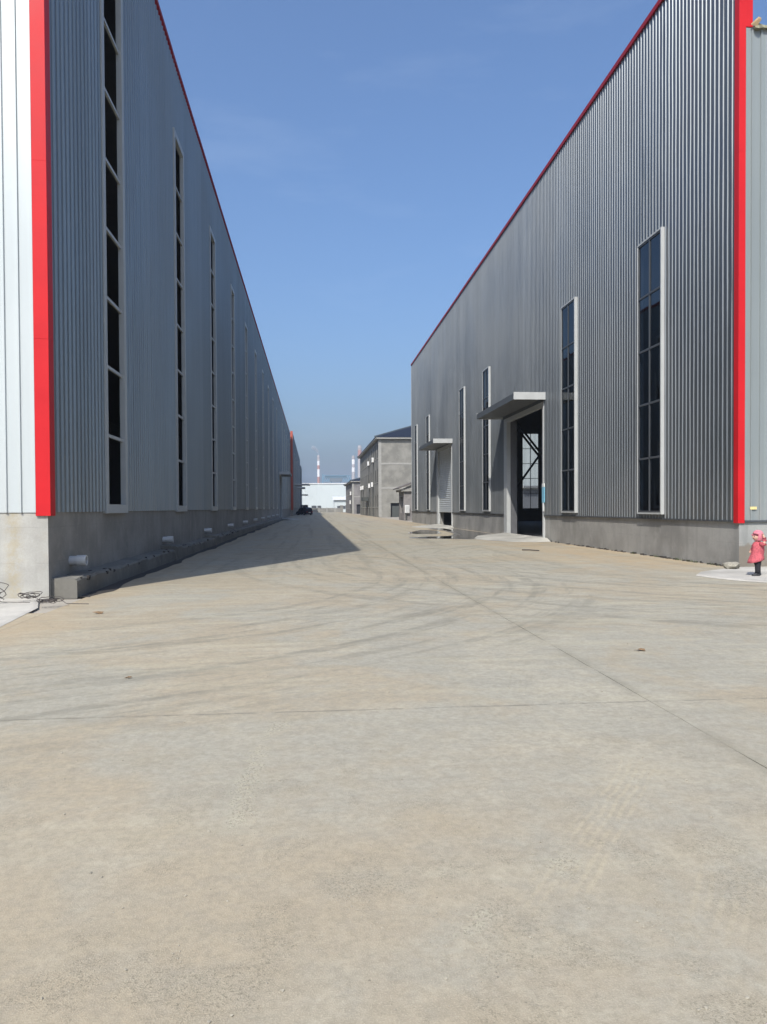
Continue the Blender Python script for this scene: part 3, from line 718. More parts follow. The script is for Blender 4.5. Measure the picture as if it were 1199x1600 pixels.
# ================================================================== concrete office block
def block(name, label, x0, y0, x1, y1, eave, ridge, wins, doors, mat, bands, over=.55):
    t = thing(name, label, 'building', (x0, y0, 0))
    holed('y', x0, -1, y0, y1, 0, eave, wins, .07).build('wall', mat, t)
    holed('x', y0, -1, x0, x1, 0, eave, doors, .4).build('wall', mat, t)
    MB().quad((x1, y0, 0), (x1, y1, 0), (x1, y1, eave), (x1, y0, eave)).quad((x0, y1, 0), (x1, y1, 0), (x1, y1, eave), (x0, y1, eave)).build('wall', mat, t)
    for (a, b, p, q) in wins:
        fr = wbox('y', x0, -1, a, b, -.075, -.06, p, q).build('window', 'darkpane', t)
        wbox('y', x0, -1, a+.06, (a+b)/2-.03, -.059, -.05, p+.06, q-.06).build('pane', 'darkpane', fr)
        wbox('y', x0, -1, (a+b)/2+.03, b-.06, -.059, -.05, p+.06, q-.06).build('pane', 'darkpane', fr)
        wbox('y', x0, -1, a-.1, b+.1, .002, .1, p-.1, p).build('sill', 'band', fr)
    for z in bands:
        MB().box(x0-.03, y0-.04, z, x1, y0-.002, z+.3).build('floor_band', 'band', t)
    MB().box(x0-.05, y0-.05, 0, x0+.45, y0-.004, eave).build('corner_pier', 'band', t)
    # eaves board and hipped tile roof
    ev = MB().box(x0-over, y0-over, eave, x1+over, y1+over, eave+.28).build('eaves', 'band', t)
    xm = (x0+x1)/2; hw = (x1-x0)/2+over+.08; e = eave+.283
    a, b, c, d = (x0-over-.08, y0-over-.08, e), (x1+over+.08, y0-over-.08, e), (x1+over+.08, y1+over+.08, e), (x0-over-.08, y1+over+.08, e)
    r1, r2 = (xm, y0-over+hw, ridge), (xm, y1+over-hw, ridge)
    rf = MB().poly([a, b, r1]).poly([b, c, r2, r1]).poly([c, d, r2]).poly([d, a, r1, r2]).build('roof', 'tile', t)
    mb = MB()
    for p, q in ((a, r1), (b, r1), (c, r2), (d, r2), (r1, r2)): mb.bar(Vector(p)+Vector((0, 0, .08)), Vector(q)+Vector((0, 0, .08)), .32, .24)
    mb.build('ridge_tiles', 'greysteel', rf)
    mb = MB()
    for i in range(1, 30):                                # tile courses on the end slope
        s = i/30
        p = Vector(a).lerp(Vector(r1), s); q = Vector(b).lerp(Vector(r1), s)
        mb.bar(p+Vector((0, 0, .03)), q+Vector((0, 0, .03)), .08, .07)
    mb.build('tile_course', 'tile', rf)
    return t
wins = []
for k in range(11):
    a = 129.1+4.35*k
    for (p, q) in ((1.7, 3.7), (5.9, 8.1), (9.95, 12.3)):
        wins.append((a, a+1.9, p, q))
ob = block('office_building', 'three-storey grey concrete building with dark blue hipped roof and rows of slot windows', 10.93, 127.5, 23.6, 178, 13.0, 15.75, wins, [(12.9, 15.2, 0., 2.35)], 'block', (8.75, 4.7))
MB().box(13.15, 127.55, 0, 15.2, 127.65, 1.85).build('door_leaf', 'dark', ob)
MB().box(12.9, 127.9, 0, 15.2, 127.95, 2.35).build('door_recess', 'black', ob)
wbox('y', 10.93, -1, 151.5, 157.2, .01, 1.1, 2.9, 3.7).build('porch_canopy', 'dark', ob)
wins2 = []
for k in range(8):
    a = 207+4.6*k
    for (p, q) in ((1.3, 3.4), (5.2, 7.4)): wins2.append((a, a+2.2, p, q))
ob2 = block('office_building', 'two-storey mauve-grey building behind the three-storey one, small dark doorway', 10.45, 205, 22.5, 245, 8.5, 10.6, wins2, [(11.6, 12.7, 0., 2.5)], 'block2', (4.4,))
MB().box(11.6, 205.4, 0, 12.7, 205.45, 2.5).build('door_recess', 'black', ob2)
# air conditioners
acproto = None
def air_con(x, y, z, label, s=1.0):
    t = thing('air_conditioner', label, 'air conditioner', (x, y, z), 'air conditioner units on the office walls')
    b = MB().box(x-.42, y-.5*s, z, x-.06, y+.5*s, z+.78*s).build('casing', 'white', t); bevel(b, .03)
    MB().tube([(x-.425, y-.12, z+.39*s), (x-.435, y-.12, z+.39*s)], .27*s, 16).build('fan_grille', 'greysteel', t)
    MB().box(x-.5, y-.42, z-.06, x-.001, y-.36, z-.004).box(x-.5, y+.36, z-.06, x-.001, y+.42, z-.004).build('bracket', 'dark', t)
    MB().tube([(x-.05, y+.4, z+.1), (x-.05, y+.4, .1)], .05, 6).build('drain_hose', 'dark', t)
for (y, z, lb) in ((137.6, 9.7, 'white air conditioner highest on the three-storey wall, nearer the corner'), (148.7, 9.7, 'white air conditioner high on the three-storey wall, farther from the corner'),
                   (139.4, 5.35, 'white air conditioner at mid height, nearest the building corner'), (146.6, 5.35, 'white air conditioner at mid height, second from the building corner'),
                   (166.0, 5.5, 'white air conditioner at mid height, third from the building corner'), (171.5, 5.5, 'white air conditioner at mid height, farthest from the building corner')):
    air_con(10.93, y, z, lb, 1.05)
air_con(10.45, 209.5, 5.0, 'white air conditioner on the upper wall of the two-storey building', 1.3)
air_con(10.45, 212.0, 2.6, 'white air conditioner low on the wall of the two-storey building', 1.3)
# gatehouse
gh = thing('gatehouse', 'small single-storey gatehouse with sloping dark tile roof beside the right warehouse end', 'building', (11.1, 93.6, 0))
holed('x', 93.6, -1, 11.1, 14.6, 0, 3.75, [(12.1, 13.2, 0, 2.2)], .2).build('wall', 'block2', gh)
holed('y', 11.1, -1, 93.6, 99.0, 0, 3.75, [(94.6, 97.6, .9, 2.9)], .2).build('wall', 'block2', gh)
MB().quad((14.6, 93.6, 0), (14.6, 99, 0), (14.6, 99, 3.75), (14.6, 93.6, 3.75)).quad((11.1, 99, 0), (14.6, 99, 0), (14.6, 99, 3.75), (11.1, 99, 3.75)).build('wall', 'block2', gh)
MB().box(11.3, 94.6, .9, 11.34, 97.6, 2.9).build('window', 'carglass', gh)
MB().box(12.1, 93.8, 0, 13.2, 93.84, 2.2).build('door', 'dark', gh)
MB().box(10.75, 93.3, 3.55, 15.0, 99.3, 3.8).build('eaves', 'band', gh)
MB().loft([[(10.4, 93.0, 3.85), (10.4, 99.6, 3.85), (10.4, 99.6, 4.0), (10.4, 93.0, 4.0)], [(12.85, 93.0, 4.75), (12.85, 99.6, 4.75), (12.85, 99.6, 4.93), (12.85, 93.0, 4.93)], [(15.3, 93.0, 3.85), (15.3, 99.6, 3.85), (15.3, 99.6, 4.0), (15.3, 93.0, 4.0)]]).build('roof', 'tile_brown', gh, normals=True)
MB().poly([(10.8, 93.32, 3.81), (14.9, 93.32, 3.81), (12.85, 93.32, 4.72)]).build('gable', 'band', gh)
cbx = thing('meter_cabinet', 'white meter cabinet hung at the front of the small gatehouse', 'cabinet', (11.3, 93.5, .9))
bevel(MB().box(11.2, 93.25, .9, 11.75, 93.58, 1.85).build('casing', 'white', cbx), .02)
MB().box(11.27, 93.235, .97, 11.68, 93.248, 1.78).build('door', 'ivory', cbx)
MB().box(11.3, 93.4, 0, 11.42, 93.55, .9).build('conduit', 'dark', cbx)

# ================================================================== far end of the lane
ph = thing('factory_hall', 'broad pale green-white hall closing the far end of the lane', 'hall', (5, 330, 0))
sheet('x', 330, -1, -30, 17, 1.2, 11.9, 1.2, rib=.03, top=.2, side=.08).build('cladding_panel', 'clad_pale', ph)
MB().box(-30, 329.7, 11.9, 17, 331, 12.25).build('eave_flashing', 'white', ph)
MB().box(-30, 330.05, 0, 17, 380, 11.8).build('shell', 'clad_pale', ph)
for (a, b) in ((-.6, 1.4), (1.9, 3.4), (-4, -2.3)):
    MB().box(a, 329.6, 1.5, b, 329.85, 2.6).build('window', 'frame_dark', ph)
sh = thing('shed', 'low pale shed with overhanging white roof in front of the broad hall', 'shed', (8, 300, 0))
MB().box(8.3, 300, 0, 20, 312, 4.7).build('wall', 'clad_pale', sh)
MB().loft([[(7.7, 299.2, 4.72), (20.5, 299.2, 4.72), (20.5, 299.2, 5.0), (7.7, 299.2, 5.0)], [(7.7, 313, 5.9), (20.5, 313, 5.9), (20.5, 313, 6.2), (7.7, 313, 6.2)]]).build('roof', 'white', sh, normals=True)
for (a, b) in ((9.4, 10.8), (11.2, 12.6)): MB().box(a, 299.9, 1.2, b, 299.99, 2.4).build('window', 'frame_dark', sh)
pw = thing('perimeter_wall', 'low concrete perimeter wall across the far end of the lane', 'wall', (0, 290, 0))
x = -7.0
while x < 9.0:
    MB().box(x+.32, 290, 0, x+3.0, 290.2, 1.55+rnd.uniform(-.05, .05)).build('wall_panel', 'block', pw); MB().box(x, 289.95, 0, x+.30, 290.25, 1.8).build('post', 'band', pw); x += 3.02
for i, xx in enumerate((9.7, 11.6)):
    gp_ = thing('gate_post', ('square concrete gate post nearer the lane, by the far shed', 'square concrete gate post farther right, by the far shed')[i], 'gate post', (xx, 262, 0), 'gate posts at the far end')
    MB().box(xx-.5, 262-.5, 0, xx+.5, 262.5, 2.3).build('shaft', 'block', gp_); MB().box(xx-.6, 261.4, 2.303, xx+.6, 262.6, 2.5).build('cap', 'band', gp_)

# hall seen through the far window of the right warehouse
bh = thing('factory_hall', 'grey gabled hall with red roof edge seen through the open doorway', 'hall', (36, 132, 0))
mb = MB()
gx0, gx1, gh0, gh1 = 26.5, 58.0, 11.3, 16.5
n = 70; prev = None
for i in range(n+1):
    x = gx0+(gx1-gx0)*i/n; z = gh0+(gh1-gh0)*(1-abs((x-(gx0+gx1)/2)/((gx1-gx0)/2))); yv = 132-(.05 if i % 2 else 0)
    if prev: mb.quad((prev[0], prev[2], 0), (x, yv, 0), (x, yv, z), (prev[0], prev[2], prev[1]))
    prev = (x, z, yv)
mb.build('gable_wall', 'clad_right_front', bh)
xm = (gx0+gx1)/2
MB().bar((gx0-.2, 131.85, gh0+.1), (xm, 131.85, gh1+.1), .25, .45).bar((xm, 131.85, gh1+.1), (gx1+.2, 131.85, gh0+.1), .25, .45).build('roof_edge_trim', 'red', bh)
MB().quad((gx0, 132, gh0), (xm, 132, gh1), (xm, 180, gh1), (gx0, 180, gh0)).quad((xm, 132, gh1), (gx1, 132, gh0), (gx1, 180, gh0), (xm, 180, gh1)).quad((gx0, 132, 0), (gx0, 180, 0), (gx0, 180, gh0), (gx0, 132, gh0)).build('roof', 'clad_far', bh)
canopy(bh, 'x', 131.94, -1, 36.4, 39.8, 5.2, 1.4)
MB().box(36.6, 131.8, 0, 39.3, 131.93, 4.6).build('door', 'frame_dark', bh)

# chimneys and trestle in the distance
def chimney(x, y, h, r, bands, label):
    t = thing('chimney', label, 'chimney', (x, y, 0), 'factory chimneys on the skyline')
    for (a, b, m) in bands:
        ra, rb = r*(1.25-.25*a), r*(1.25-.25*b)
        MB().tube([(x, y, h*a), (x, y, h*b)], [ra, rb], 20, cap=True).build('shaft_band', m, t, smooth=False)
    MB().tube([(x, y, h*.955), (x, y, h*.97)], r*1.22, 20).build('gallery', 'ch_grey', t)
    return t
chimney(9.0, 1200, 84, 1.9, [(0, .52, 'ch_red'), (.52, .6, 'ch_red'), (.6, .74, 'ch_white'), (.74, .81, 'ch_red'), (.81, .89, 'ch_white'), (.89, 1, 'ch_grey')], 'slim red-banded chimney trailing white smoke at the left of the skyline')
chimney(63.2, 1200, 83, 2.3, [(0, .55, 'ch_grey'), (.55, .7, 'ch_grey'), (.7, .78, 'ch_white'), (.78, .84, 'ch_grey'), (.84, .93, 'ch_white'), (.93, 1, 'ch_grey')], 'grey chimney with two white bands in the middle of the skyline')
chimney(73.2, 1200, 99, 2.9, [(0, .8, 'ch_grey'), (.8, .93, 'ch_red'), (.93, 1, 'ch_grey')], 'thickest and tallest chimney, just behind the three-storey building')
# conveyor trestle
ct = thing('conveyor_gallery', 'grey-blue steel conveyor gallery on trestles above the pale hall', 'conveyor', (35, 1000, 0))
MB().box(16, 1000, 40.5, 44, 1003, 44.2).build('gallery', 'greysteel', ct)
MB().box(22, 998, 36, 38, 1004, 40.4).build('transfer_house', 'greysteel', ct)
mb = MB()
for i in range(12):
    x = 13+3*i; mb.bar((x, 999.5, 36.5), (x+3, 999.5, 43.5), .5).bar((x+3, 999.5, 36.5), (x, 999.5, 43.5), .5)
mb.bar((13, 999.4, 36.5), (49, 999.4, 36.5), .6); mb.bar((13, 999.4, 43.6), (49, 999.4, 43.6), .6)
mb.build('lattice', 'teal', ct)
for x in (13, 24, 36, 48): MB().box(x-.6, 999, 0, x+.6, 1001, 46 if x == 13 else 40).build('leg', 'teal', ct)

# smoke from the first chimney
bm = bmesh.new()
px, pz = 9.0, 85.0
for i in range(16):
    t = i/15; rr_ = .9+2.4*t
    mtx = Matrix.Translation((9.0-1.6*t-6.0*t*t+rnd.uniform(-.5, .5), 1200+rnd.uniform(-1, 1), 84.5+11*t**.8+rnd.uniform(-.5, .5))) @ Matrix.Diagonal((rr_, rr_, rr_*1.1, 1))
    bmesh.ops.create_icosphere(bm, subdivisions=2, radius=1, matrix=mtx)
me = bpy.data.meshes.new('smoke'); bm.to_mesh(me); bm.free()
sm = bpy.data.objects.new('smoke_plume', me); C.objects.link(sm)
k = NT('white_smoke'); k.t.nodes.remove(k.b); pv = k.n('VolumePrincipled'); pv.inputs['Color'].default_value = (.95, .95, .96, 1); pv.inputs['Density'].default_value = .2
k.l(pv.outputs[0], k.t.nodes['Material Output'].inputs['Volume']); me.materials.append(k.m)
rm = sm.modifiers.new('merge', 'REMESH'); rm.mode = 'VOXEL'; rm.voxel_size = .5
tag(sm, 'thin white smoke drifting left from the slim red-banded chimney', 'smoke')

# ================================================================== vehicles
def vehicle(name, label, loc, rz, L, W, H, paint, boxy=False):
    t = thing(name, label, 'car' if not boxy else 'van', loc)
    def B(mb, nm, mat, par=t, **kw):
        me = MB(); me.v = [tuple(Vector(v)+Vector(loc)) for v in mb.v]; me.f = mb.f
        return me.build(nm, mat, par, **kw)
    hw = W/2
    def ring(x, zb, zt, w0, w1): return [(x, -w0, zb), (x, -w0*1.0, (zb+zt)/2), (x, -w1, zt), (x, w1, zt), (x, w0, (zb+zt)/2), (x, w0, zb)]
    belt = H*.58 if not boxy else H*.55; zb = .22
    prof = [(-L/2, belt*.86, .86), (-L/2+.12, belt*.98, .95), (-L*.3, belt, 1), (0, belt, 1), (L*.2, belt*.98, 1), (L*.36, belt*.9, .98), (L/2-.1, belt*.8, .92), (L/2, belt*.62, .85)]
    b = B(MB().loft([ring(x, zb, z, hw*s, hw*s*.95) for x, z, s in prof]), 'body', paint, normals=True); bevel(b, .05, 2)
    # cabin
    if boxy: cab = [(-L/2+.05, .86, .80), (-L/2+.25, .80, .80), (L*.26, .8, .8), (L*.40, .86, .86)]; tops = [1, 1, 1, .62]
    else: cab = [(-L/2+.15, .9, .9), (-L*.36, .8, .8), (L*.06, .8, .8), (L*.25, .92, .9)]; tops = [.70, 1, 1, .60]
    rings = [[(x, -hw*a, belt-.02), (x, hw*a, belt-.02), (x, hw*c_*.88, belt+(H-belt)*tp), (x, -hw*c_*.88, belt+(H-belt)*tp)] for (x, a, c_), tp in zip(cab, tops)]
    c2 = B(MB().loft(rings), 'cabin', paint, normals=True); bevel(c2, .06, 2)
    # side and end glass
    for s in (-1, 1):
        z0, z1 = belt+.06, H-.14
        for (xa, xb) in ((-L*.33, -L*.13), (-L*.11, L*.08)):
            yb = s*(hw*.80+.015); B(MB().quad((xa, yb+.0*s, z0), (xb, yb, z0), (xb, s*(hw*.72+.015), z1), (xa, s*(hw*.72+.015), z1)), 'side_window', 'carglass')
        mir = B(MB().box(L*.2-.08, min(s*hw, s*(hw+.18)), belt, L*.2+.06, max(s*hw, s*(hw+.18)), belt+.14), 'mirror', paint); bevel(mir, .03)
    ws = cab[-1][0]; wp = cab[-2][0]; tl = belt+(H-belt)*tops[-1]
    B(MB().quad((ws+.02, -hw*.72, tl+.0), (ws+.02, hw*.72, tl), (wp+.06, hw*.62, H-.02), (wp+.06, -hw*.62, H-.02)), 'windscreen', 'carglass')
    rx = cab[0][0]; B(MB().quad((rx-.03, -hw*.7, belt+.05), (rx-.03, hw*.7, belt+.05), (rx-.0, hw*.62, belt+(H-belt)*tops[0]-.04), (rx-.0, -hw*.62, belt+(H-belt)*tops[0]-.04)), 'rear_window', 'carglass')
    for sx in (-1, 1):
        for sy in (-1, 1):
            x, yv = sx*L*.30, sy*(hw-.1)
            wh = B(MB().tube([(x, yv-.11, .34), (x, yv+.11, .34)], .34, 18), 'wheel', 'tyre')
            B(MB().tube([(x, yv+sy*.105, .34), (x, yv+sy*.122, .34)], .2, 12), 'rim', 'rim', wh)
        lm = 'lampglass' if sx > 0 else 'redglass'; xx = sx*(L/2-.02)
        for sy in (-1, 1):
            B(MB().box(min(xx, xx+sx*.04), sy*hw*.72-.16, belt*.66, max(xx, xx+sx*.04), sy*hw*.72+.16, belt*.66+.14), 'headlight' if sx > 0 else 'tail_light', lm)
    B(MB().box(L/2-.02, -.25, .42, L/2+.03, .25, .54), 'number_plate', 'white'); B(MB().box(-L/2-.03, -.25, .55, -L/2+.02, .25, .67), 'number_plate', 'white')
    t.rotation_euler = (0, 0, rz)
    return t
vehicle('parked_car', 'dark navy car parked across the shaded lane at the far left', (-1.95, 171.5, .004), R(122), 4.5, 1.85, 1.72, 'carpaint')
vehicle('parked_van', 'pale silver van showing its roof behind the dark car', (-2.2, 186, .004), R(100), 4.6, 1.8, 2.35, 'silver', True)

# ================================================================== child in pink
CX, CY = 9.60, 15.85
CZ = .035
def skin_body(name, joints, edges, mat, parent, root=0, sub=2):
    me = bpy.data.meshes.new(name); off = world_loc(parent)
    me.from_pydata([tuple(Vector(j[:3])-off) for j in joints], edges, [])
    o = bpy.data.objects.new(name, me); C.objects.link(o); o.parent = parent
    m = o.modifiers.new('skin', 'SKIN'); m.use_smooth_shade = True
    for i, j in enumerate(joints):
        r = j[3]; me.skin_vertices[0].data[i].radius = (r, r) if not isinstance(r, tuple) else r
        me.skin_vertices[0].data[i].use_root = (i == root)
    s = o.modifiers.new('sub', 'SUBSURF'); s.levels = sub; s.render_levels = sub
    me.materials.append(M[mat]); return o
pc = thing('person', 'child in a pink hooded coat and black trousers, arm raised, by the right warehouse corner', 'person', (CX, CY, CZ))
def P(x, y, z): return (CX+x, CY+y, CZ+z)
# the child faces the lane (-x) and a little towards the viewer; body leans slightly
jt = [P(0, 0, .44)+(.085,), P(.01, 0, .58)+(.085,), P(.015, 0, .68)+(.075,), P(.012, 0, .745)+(.04,), P(0, -.005, .79)+(.06,), P(-.01, -.008, .86)+(.085,), P(-.005, -.005, .935)+(.06,),
      P(-.01, -.055, .40)+(.062,), P(-.025, -.06, .22)+(.046,), P(-.03, -.06, .055)+(.033,), P(-.02, .06, .40)+(.062,), P(.045, .06, .22)+(.046,), P(.06, .06, .055)+(.033,),
      P(.02, -.10, .67)+(.042,), P(.045, -.19, .70)+(.034,), P(.062, -.165, .80)+(.028,), P(.062, -.135, .86)+(.020,),
      P(.02, .10, .67)+(.042,), P(-.02, .135, .55)+(.035,), P(-.085, .085, .52)+(.028,)]
ed = [(0, 1), (1, 2), (2, 3), (3, 4), (4, 5), (5, 6), (0, 7), (7, 8), (8, 9), (0, 10), (10, 11), (11, 12), (2, 13), (13, 14), (14, 15), (15, 16), (2, 17), (17, 18), (18, 19)]
body = skin_body('body', jt, ed, 'skin', pc)
def oval(cx, cy, cz, rx, ry, n=20, tilt=0.): return [P(cx+rx*math.cos(2*math.pi*i/n), cy+ry*math.sin(2*math.pi*i/n), cz+tilt*math.cos(2*math.pi*i/n)) for i in range(n)]
# coat: fitted at the shoulders, belted, flared hem that dips at the front
coat = MB().loft([oval(-.035, 0, .315, .158, .145, tilt=.045), oval(-.025, 0, .36, .15, .138, tilt=.04), oval(-.008, 0, .45, .122, .122, tilt=.015), oval(0, 0, .475, .117, .118, tilt=.01), oval(.004, 0, .50, .121, .121), oval(.012, 0, .58, .115, .125), oval(.016, 0, .66, .105, .128), oval(.016, 0, .705, .08, .10), oval(.012, 0, .735, .05, .06)], cap=False).build('coat', 'pinkcoat', pc, smooth=True)
for v_ in coat.data.vertices:
    a_ = math.atan2(v_.co.y, v_.co.x); lo = max(0., min(1., (.52-v_.co.z)/.2)); f_ = 1+.05*lo*math.sin(a_*7+1)+.02*math.sin(a_*5+v_.co.z*60)
    v_.co.x *= f_; v_.co.y *= f_
so_ = coat.modifiers.new('thick', 'SOLIDIFY'); so_.thickness = .012; so_.offset = 1
MB().loft([oval(.001, 0, .468, .124, .126, tilt=.01), oval(.001, 0, .482, .126, .128, tilt=.01), oval(.001, 0, .496, .124, .126, tilt=.01)], cap=False).build('belt', 'pinkdark', coat, smooth=True)
for z in (.55, .60, .65): MB().box(CX-.125, CY-.012, CZ+z-.01, CX-.112, CY+.012, CZ+z+.01).build('button', 'pinkdark', coat)
# sleeves
MB().tube([P(.015, -.085, .675), P(.03, -.15, .685), P(.046, -.19, .705), P(.060, -.182, .76), P(.062, -.160, .825)], [.056, .056, .054, .050, .043], 12).build('sleeve', 'pinkcoat', pc, smooth=True)
MB().tube([P(.015, .085, .675), P(0, .125, .61), P(-.02, .14, .55), P(-.05, .118, .53), P(-.078, .09, .522)], [.056, .055, .052, .046, .040], 12).build('sleeve', 'pinkcoat', pc, smooth=True)
# trousers and shoes
for (hx, hy, kx, ky, fx, fy) in ((-.01, -.052, -.025, -.06, -.03, -.06), (-.015, .055, .045, .06, .06, .06)):
    MB().tube([P(hx, hy, .43), P((hx+kx)/2, hy, .33), P(kx, ky, .22), P((kx+fx)/2, fy, .13), P(fx, fy, .06)], [.078, .072, .06, .055, .050], 14).build('trouser_leg', 'black', pc, smooth=True)
    shoe = MB().loft([[P(fx+dx, fy+s_*w, z) for (s_, z) in ((-1, 0.), (-1, hh*.6), (-.6, hh), (.6, hh), (1, hh*.6), (1, 0.))] for (dx, w, hh) in ((.05, .03, .06), (.03, .036, .075), (-.04, .038, .065), (-.09, .036, .045), (-.125, .022, .03))]).build('shoe', 'shoe', pc, normals=True)
    bevel(shoe, .01)
# head: hat with brim, hair, face
def ell(cx, cy, cz, rx, ry, rz_, z0=-1., z1=1., nu=20, nv=10):
    rings = []
    for i in range(nv+1):
        t = z0+(z1-z0)*i/nv; r = math.sqrt(max(0.0004, 1-t*t)); rings.append([P(cx+rx*r*math.cos(2*math.pi*j/nu), cy+ry*r*math.sin(2*math.pi*j/nu), cz+rz_*t) for j in range(nu)])
    return MB().loft(rings)
fc = ell(-.03, -.012, .848, .082, .078, .088, -1, .7).build('face', 'skin', pc, smooth=True)
for dy in (-.048, .012): ell(-.104+abs(dy+.018)*.25, dy-.002, .858, .010, .012, .010, nu=8, nv=6).build('eye', 'hair', fc)
ell(-.113, -.018, .838, .014, .012, .018, nu=8, nv=6).build('nose', 'skin', fc, smooth=True); MB().box(CX-.108, CY-.035, CZ+.803, CX-.100, CY-.0, CZ+.811).build('mouth', 'pinkdark', fc)
ell(-.012, -.008, .872, .094, .092, .085, -.1, .8).build('hair', 'hair', pc, smooth=True)
# hood: a padded shell round the head, open towards the face, with a short peak
rings = []
for i in range(13):
    t = -1.0+1.97*i/12; r = math.sqrt(max(.0006, 1-t*t)) if t > 0 else 1-.16*t*t
    ring = []
    for j in range(22):
        a_ = 2*math.pi*j/22; cx_ = math.cos(a_)
        k_ = .72 if (cx_ < -.45 and t < .18) else 1.
        ring.append(P(.014+.116*r*cx_*k_, .112*r*math.sin(a_), .876+.118*t))
    rings.append(ring)
hat = MB().loft(rings).build('hood', 'pinkhat', coat, smooth=True)
pk = []
for (d_, z_, w_) in ((0, .905, .085), (.035, .900, .078), (.062, .888, .060)):
    pk.append([P(-.085-d_+abs(q)*.045, q*w_, z_-.012*abs(q)) for q in (-1, -.6, -.2, .2, .6, 1)])
pm = MB().loft(pk, cap=False, closed=False).build('peak', 'pinkhat', hat, smooth=True); sp_ = pm.modifiers.new('t', 'SOLIDIFY'); sp_.thickness = .01
MB().loft([oval(-.012, -.004, .872, .100, .096), oval(-.016, -.004, .898, .104, .100)], cap=False).build('hood_lining', 'pinkdark', hat, smooth=True)
# hands
def hand(px, py, pz, up, nm='hand'):
    m = MB(); d = Vector(up).normalized(); sd = d.cross(Vector((1, 0, 0.2))).normalized()
    p0 = Vector(P(px, py, pz))
    m.tube([p0-d*.012, p0+d*.012, p0+d*.035], [.016, .021, .019], 8)
    for i, (o_, l_) in enumerate(((-.016, .026), (-.006, .032), (.005, .03), (.015, .023))):
        a = p0+d*.03+sd*o_; m.tube([a, a+d*l_*.6+Vector((-.006, 0, 0)), a+d*l_+Vector((-.014, 0, 0))], [.006, .0055, .004], 6)
    a = p0+sd*.018; m.tube([a, a+sd*.014+d*.012, a+sd*.016+d*.028], [.007, .006, .005], 6)
    return m.build(nm, 'skin', body, smooth=True)
hand(.060, -.14, .855, (-.25, .3, 1)); hand(-.092, .078, .518, (-1, -.6, -.1))

# ================================================================== small things on the ground
def coil(name, label, cx, cy, r, n, seed, flat=.5):
    rr = random.Random(seed); pts = []
    for i in range(n*18):
        t = i/18*2*math.pi; q = r*(.65+.35*math.sin(i*.13+seed)+rr.uniform(-.05, .05))
        pts.append((cx+q*math.cos(t)*(1+.2*math.sin(seed+i*.02)), cy+q*.7*math.sin(t), .055+abs(q*flat*math.sin(t*.5+i*.03+seed))+rr.uniform(0, .02)))
    tail = [(pts[-1][0]+.1*j*r*4, pts[-1][1]-.03*j, .05) for j in range(1, 6)]
    tag(MB().tube(pts+tail, .006, 5).build(name, 'wire'), label, 'wire', 'tangles of scrap wire at the left corner')
coil('wire_coil', 'largest tangle of dark wire, at the left picture edge before the left warehouse', -5.25, 13.05, .30, 6, 3, .9)
coil('wire_coil', 'middle tangle of dark wire in front of the left warehouse corner', -4.75, 13.35, .2, 5, 5)
coil('wire_coil', 'flat tangle of thin wire nearest the lane at the left corner', -4.22, 12.75, .24, 5, 9, .28)
def lump(name, mat, x, y, z, s, seed, flat=.6):
    rr = random.Random(seed); bm = bmesh.new(); bmesh.ops.create_icosphere(bm, subdivisions=2, radius=1)
    for v in bm.verts:
        v.co *= 1+rr.uniform(-.22, .22); v.co.z *= flat; v.co = v.co*s + Vector((x, y, z+s*flat*.7))
    me = bpy.data.meshes.new(name); bm.to_mesh(me); bm.free(); me.materials.append(M[mat])
    o = bpy.data.objects.new(name, me); C.objects.link(o); return o
o = lump('cement_bag', 'bag', 10.08, 17.75, .03, .20, 4, .5); o.scale = (1, 1, 1)
tag(o, 'crumpled pale cement bag at the foot of the right warehouse corner', 'bag')
def leaf(x, y, s, seed, label):
    rr = random.Random(seed); mb = MB(); pts = []
    a0 = rr.uniform(0, 6)
    for i in range(10):
        t = i/10*2*math.pi; r = s*(1 if i % 2 else .6)*rr.uniform(.8, 1.2); pts.append((x+r*math.cos(t+a0), y+.7*r*math.sin(t+a0), .004+rr.uniform(.0, .35*s)))
    c = (x, y, .012+.3*s)
    for i in range(10): mb.poly([c, pts[i], pts[(i+1) % 10]])
    o = mb.build('dry_leaf', 'leaf'); sd = o.modifiers.new('t', 'SOLIDIFY'); sd.thickness = .002
    tag(o, label, 'leaf', 'dry leaves on the yard')
leaf(3.49, 7.93, .065, 1, 'brown leaf lying right of the long joint in the yard')
leaf(-3.18, 11.71, .09, 2, 'brown leaf lying before the left warehouse corner')
leaf(-1.69, 7.19, .035, 3, 'smallest brown leaf, left of the middle of the yard')
mb = MB().tube([(7.45, 26.9, .02), (7.65, 26.65, .03), (7.9, 26.35, .02)], .02, 6)
tag(mb.build('stick', 'wire'), 'dark stick lying before the ramp of the open doorway', 'stick')
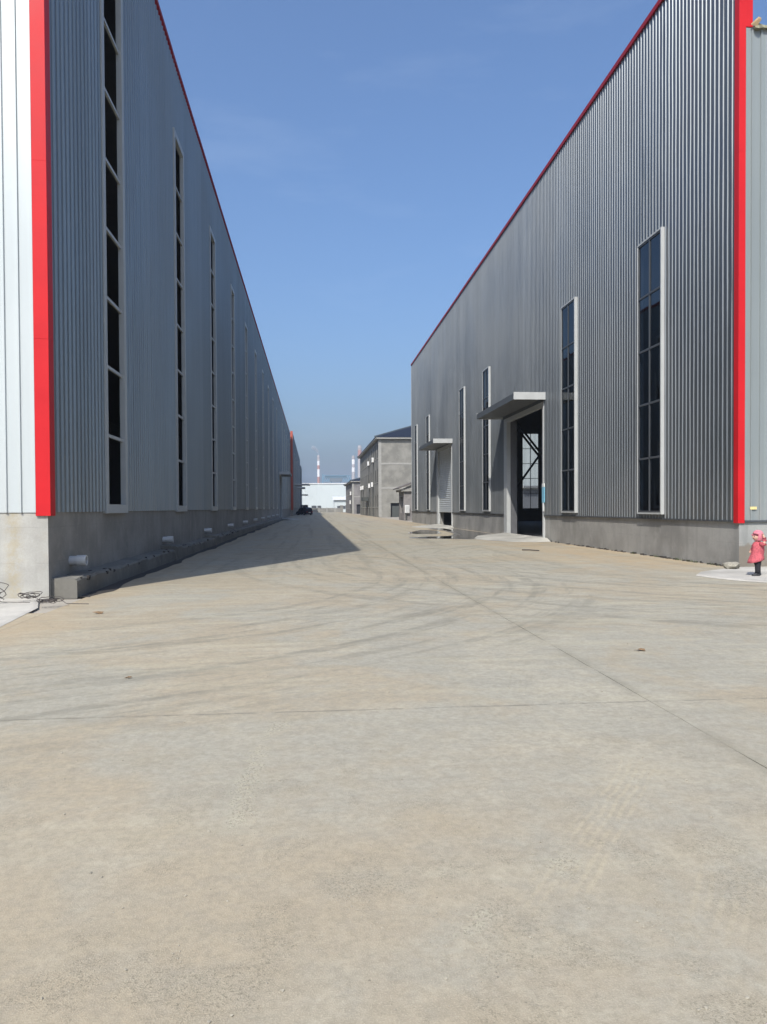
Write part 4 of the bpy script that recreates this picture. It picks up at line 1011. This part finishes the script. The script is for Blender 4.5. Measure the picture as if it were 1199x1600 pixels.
# grit
bm = bmesh.new()
def pebble(x, y, s):
    mtx = Matrix.Translation((x, y, s*.25)) @ Matrix.Rotation(rnd.uniform(0, 6), 4, 'Z') @ Matrix.Diagonal((s*rnd.uniform(.7, 1.4), s*rnd.uniform(.6, 1.1), s*rnd.uniform(.4, .8), 1))
    r_ = bmesh.ops.create_icosphere(bm, subdivisions=1, radius=1, matrix=mtx)
    for v in r_['verts']: v.co += Vector((rnd.uniform(-.2, .2), rnd.uniform(-.2, .2), rnd.uniform(-.2, .2)))*s
for i in range(260):
    y = 2.1+9*rnd.random()**1.7; x = rnd.uniform(-.45, .58)*y+.09*y; pebble(x, y, rnd.choice((.003, .004, .004, .006, .008)))
for (cx, cy, sp, n) in ((-.36, 4.4, .10, 260), (-.34, 3.95, .07, 120), (-.25, 5.5, .10, 140), (.55, 2.7, .16, 220), (1.08, 3.2, .08, 60), (1.28, 2.75, .12, 90), (.12, 3.05, .08, 60), (-.48, 2.7, .03, 14), (1.9, 4.2, .3, 40)):
    for i in range(n): pebble(cx+rnd.gauss(0, sp*.45), cy+rnd.gauss(0, sp*(2.2 if n > 200 and sp < .12 else 1.0)), rnd.uniform(.0015, .0045))
me = bpy.data.meshes.new('grit'); bm.to_mesh(me); bm.free(); me.materials.append(M['stone'])
o = bpy.data.objects.new('grit', me); C.objects.link(o); tag(o, 'loose grit and crumbs scattered on the yard', 'grit', kind='stuff')
# weeds and crumbs along the right wall foot
mb = MB()
for i in range(90):
    y = YR+.2+rnd.random()**1.5*15.5; s = rnd.uniform(.015, .05); mb.box(XR-.01-rnd.uniform(.02, .12), y, -.01, XR-.001-.01, y+s*1.5, s*rnd.uniform(.5, 1.3))
o = mb.build('wall_foot_crumbs', 'gutter'); tag(o, 'dark mortar crumbs along the foot of the right warehouse', 'crumbs', kind='stuff')

# weeds in the crack at the foot of the right wall
mb = MB()
for (yc, n_) in ((20.4, 22), (21.3, 30), (22.6, 26), (24.4, 16), (19.2, 12)):
    for i in range(n_):
        a = rnd.uniform(0, 6.28); h_ = rnd.uniform(.03, .10); b = Vector((XR-.07+rnd.uniform(-.05, .03), yc+rnd.gauss(0, .16), 0)); t_ = b+Vector((math.cos(a)*h_*.6-.02, math.sin(a)*h_*.6, h_)); w_ = Vector((math.sin(a), -math.cos(a), 0))*.008
        mb.poly([b-w_, b+w_, t_])
o = mb.build('weeds', 'weed'); tag(o, 'small green weeds along the foot of the right warehouse', 'weeds', kind='stuff')

# ================================================================== haze
hz = MB().box(-2600, -2600, -1.2, 2600, 2600, 112).build('haze', 'white'); hz.data.materials.clear()
k = NT('summer_haze'); k.t.nodes.remove(k.b); pv = k.n('VolumePrincipled'); pv.inputs['Color'].default_value = (.78, .88, 1.0, 1); pv.inputs['Density'].default_value = .00045; pv.inputs['Anisotropy'].default_value = .2
k.l(pv.outputs[0], k.t.nodes['Material Output'].inputs['Volume']); hz.data.materials.append(k.m)
tag(hz, kind='stuff')
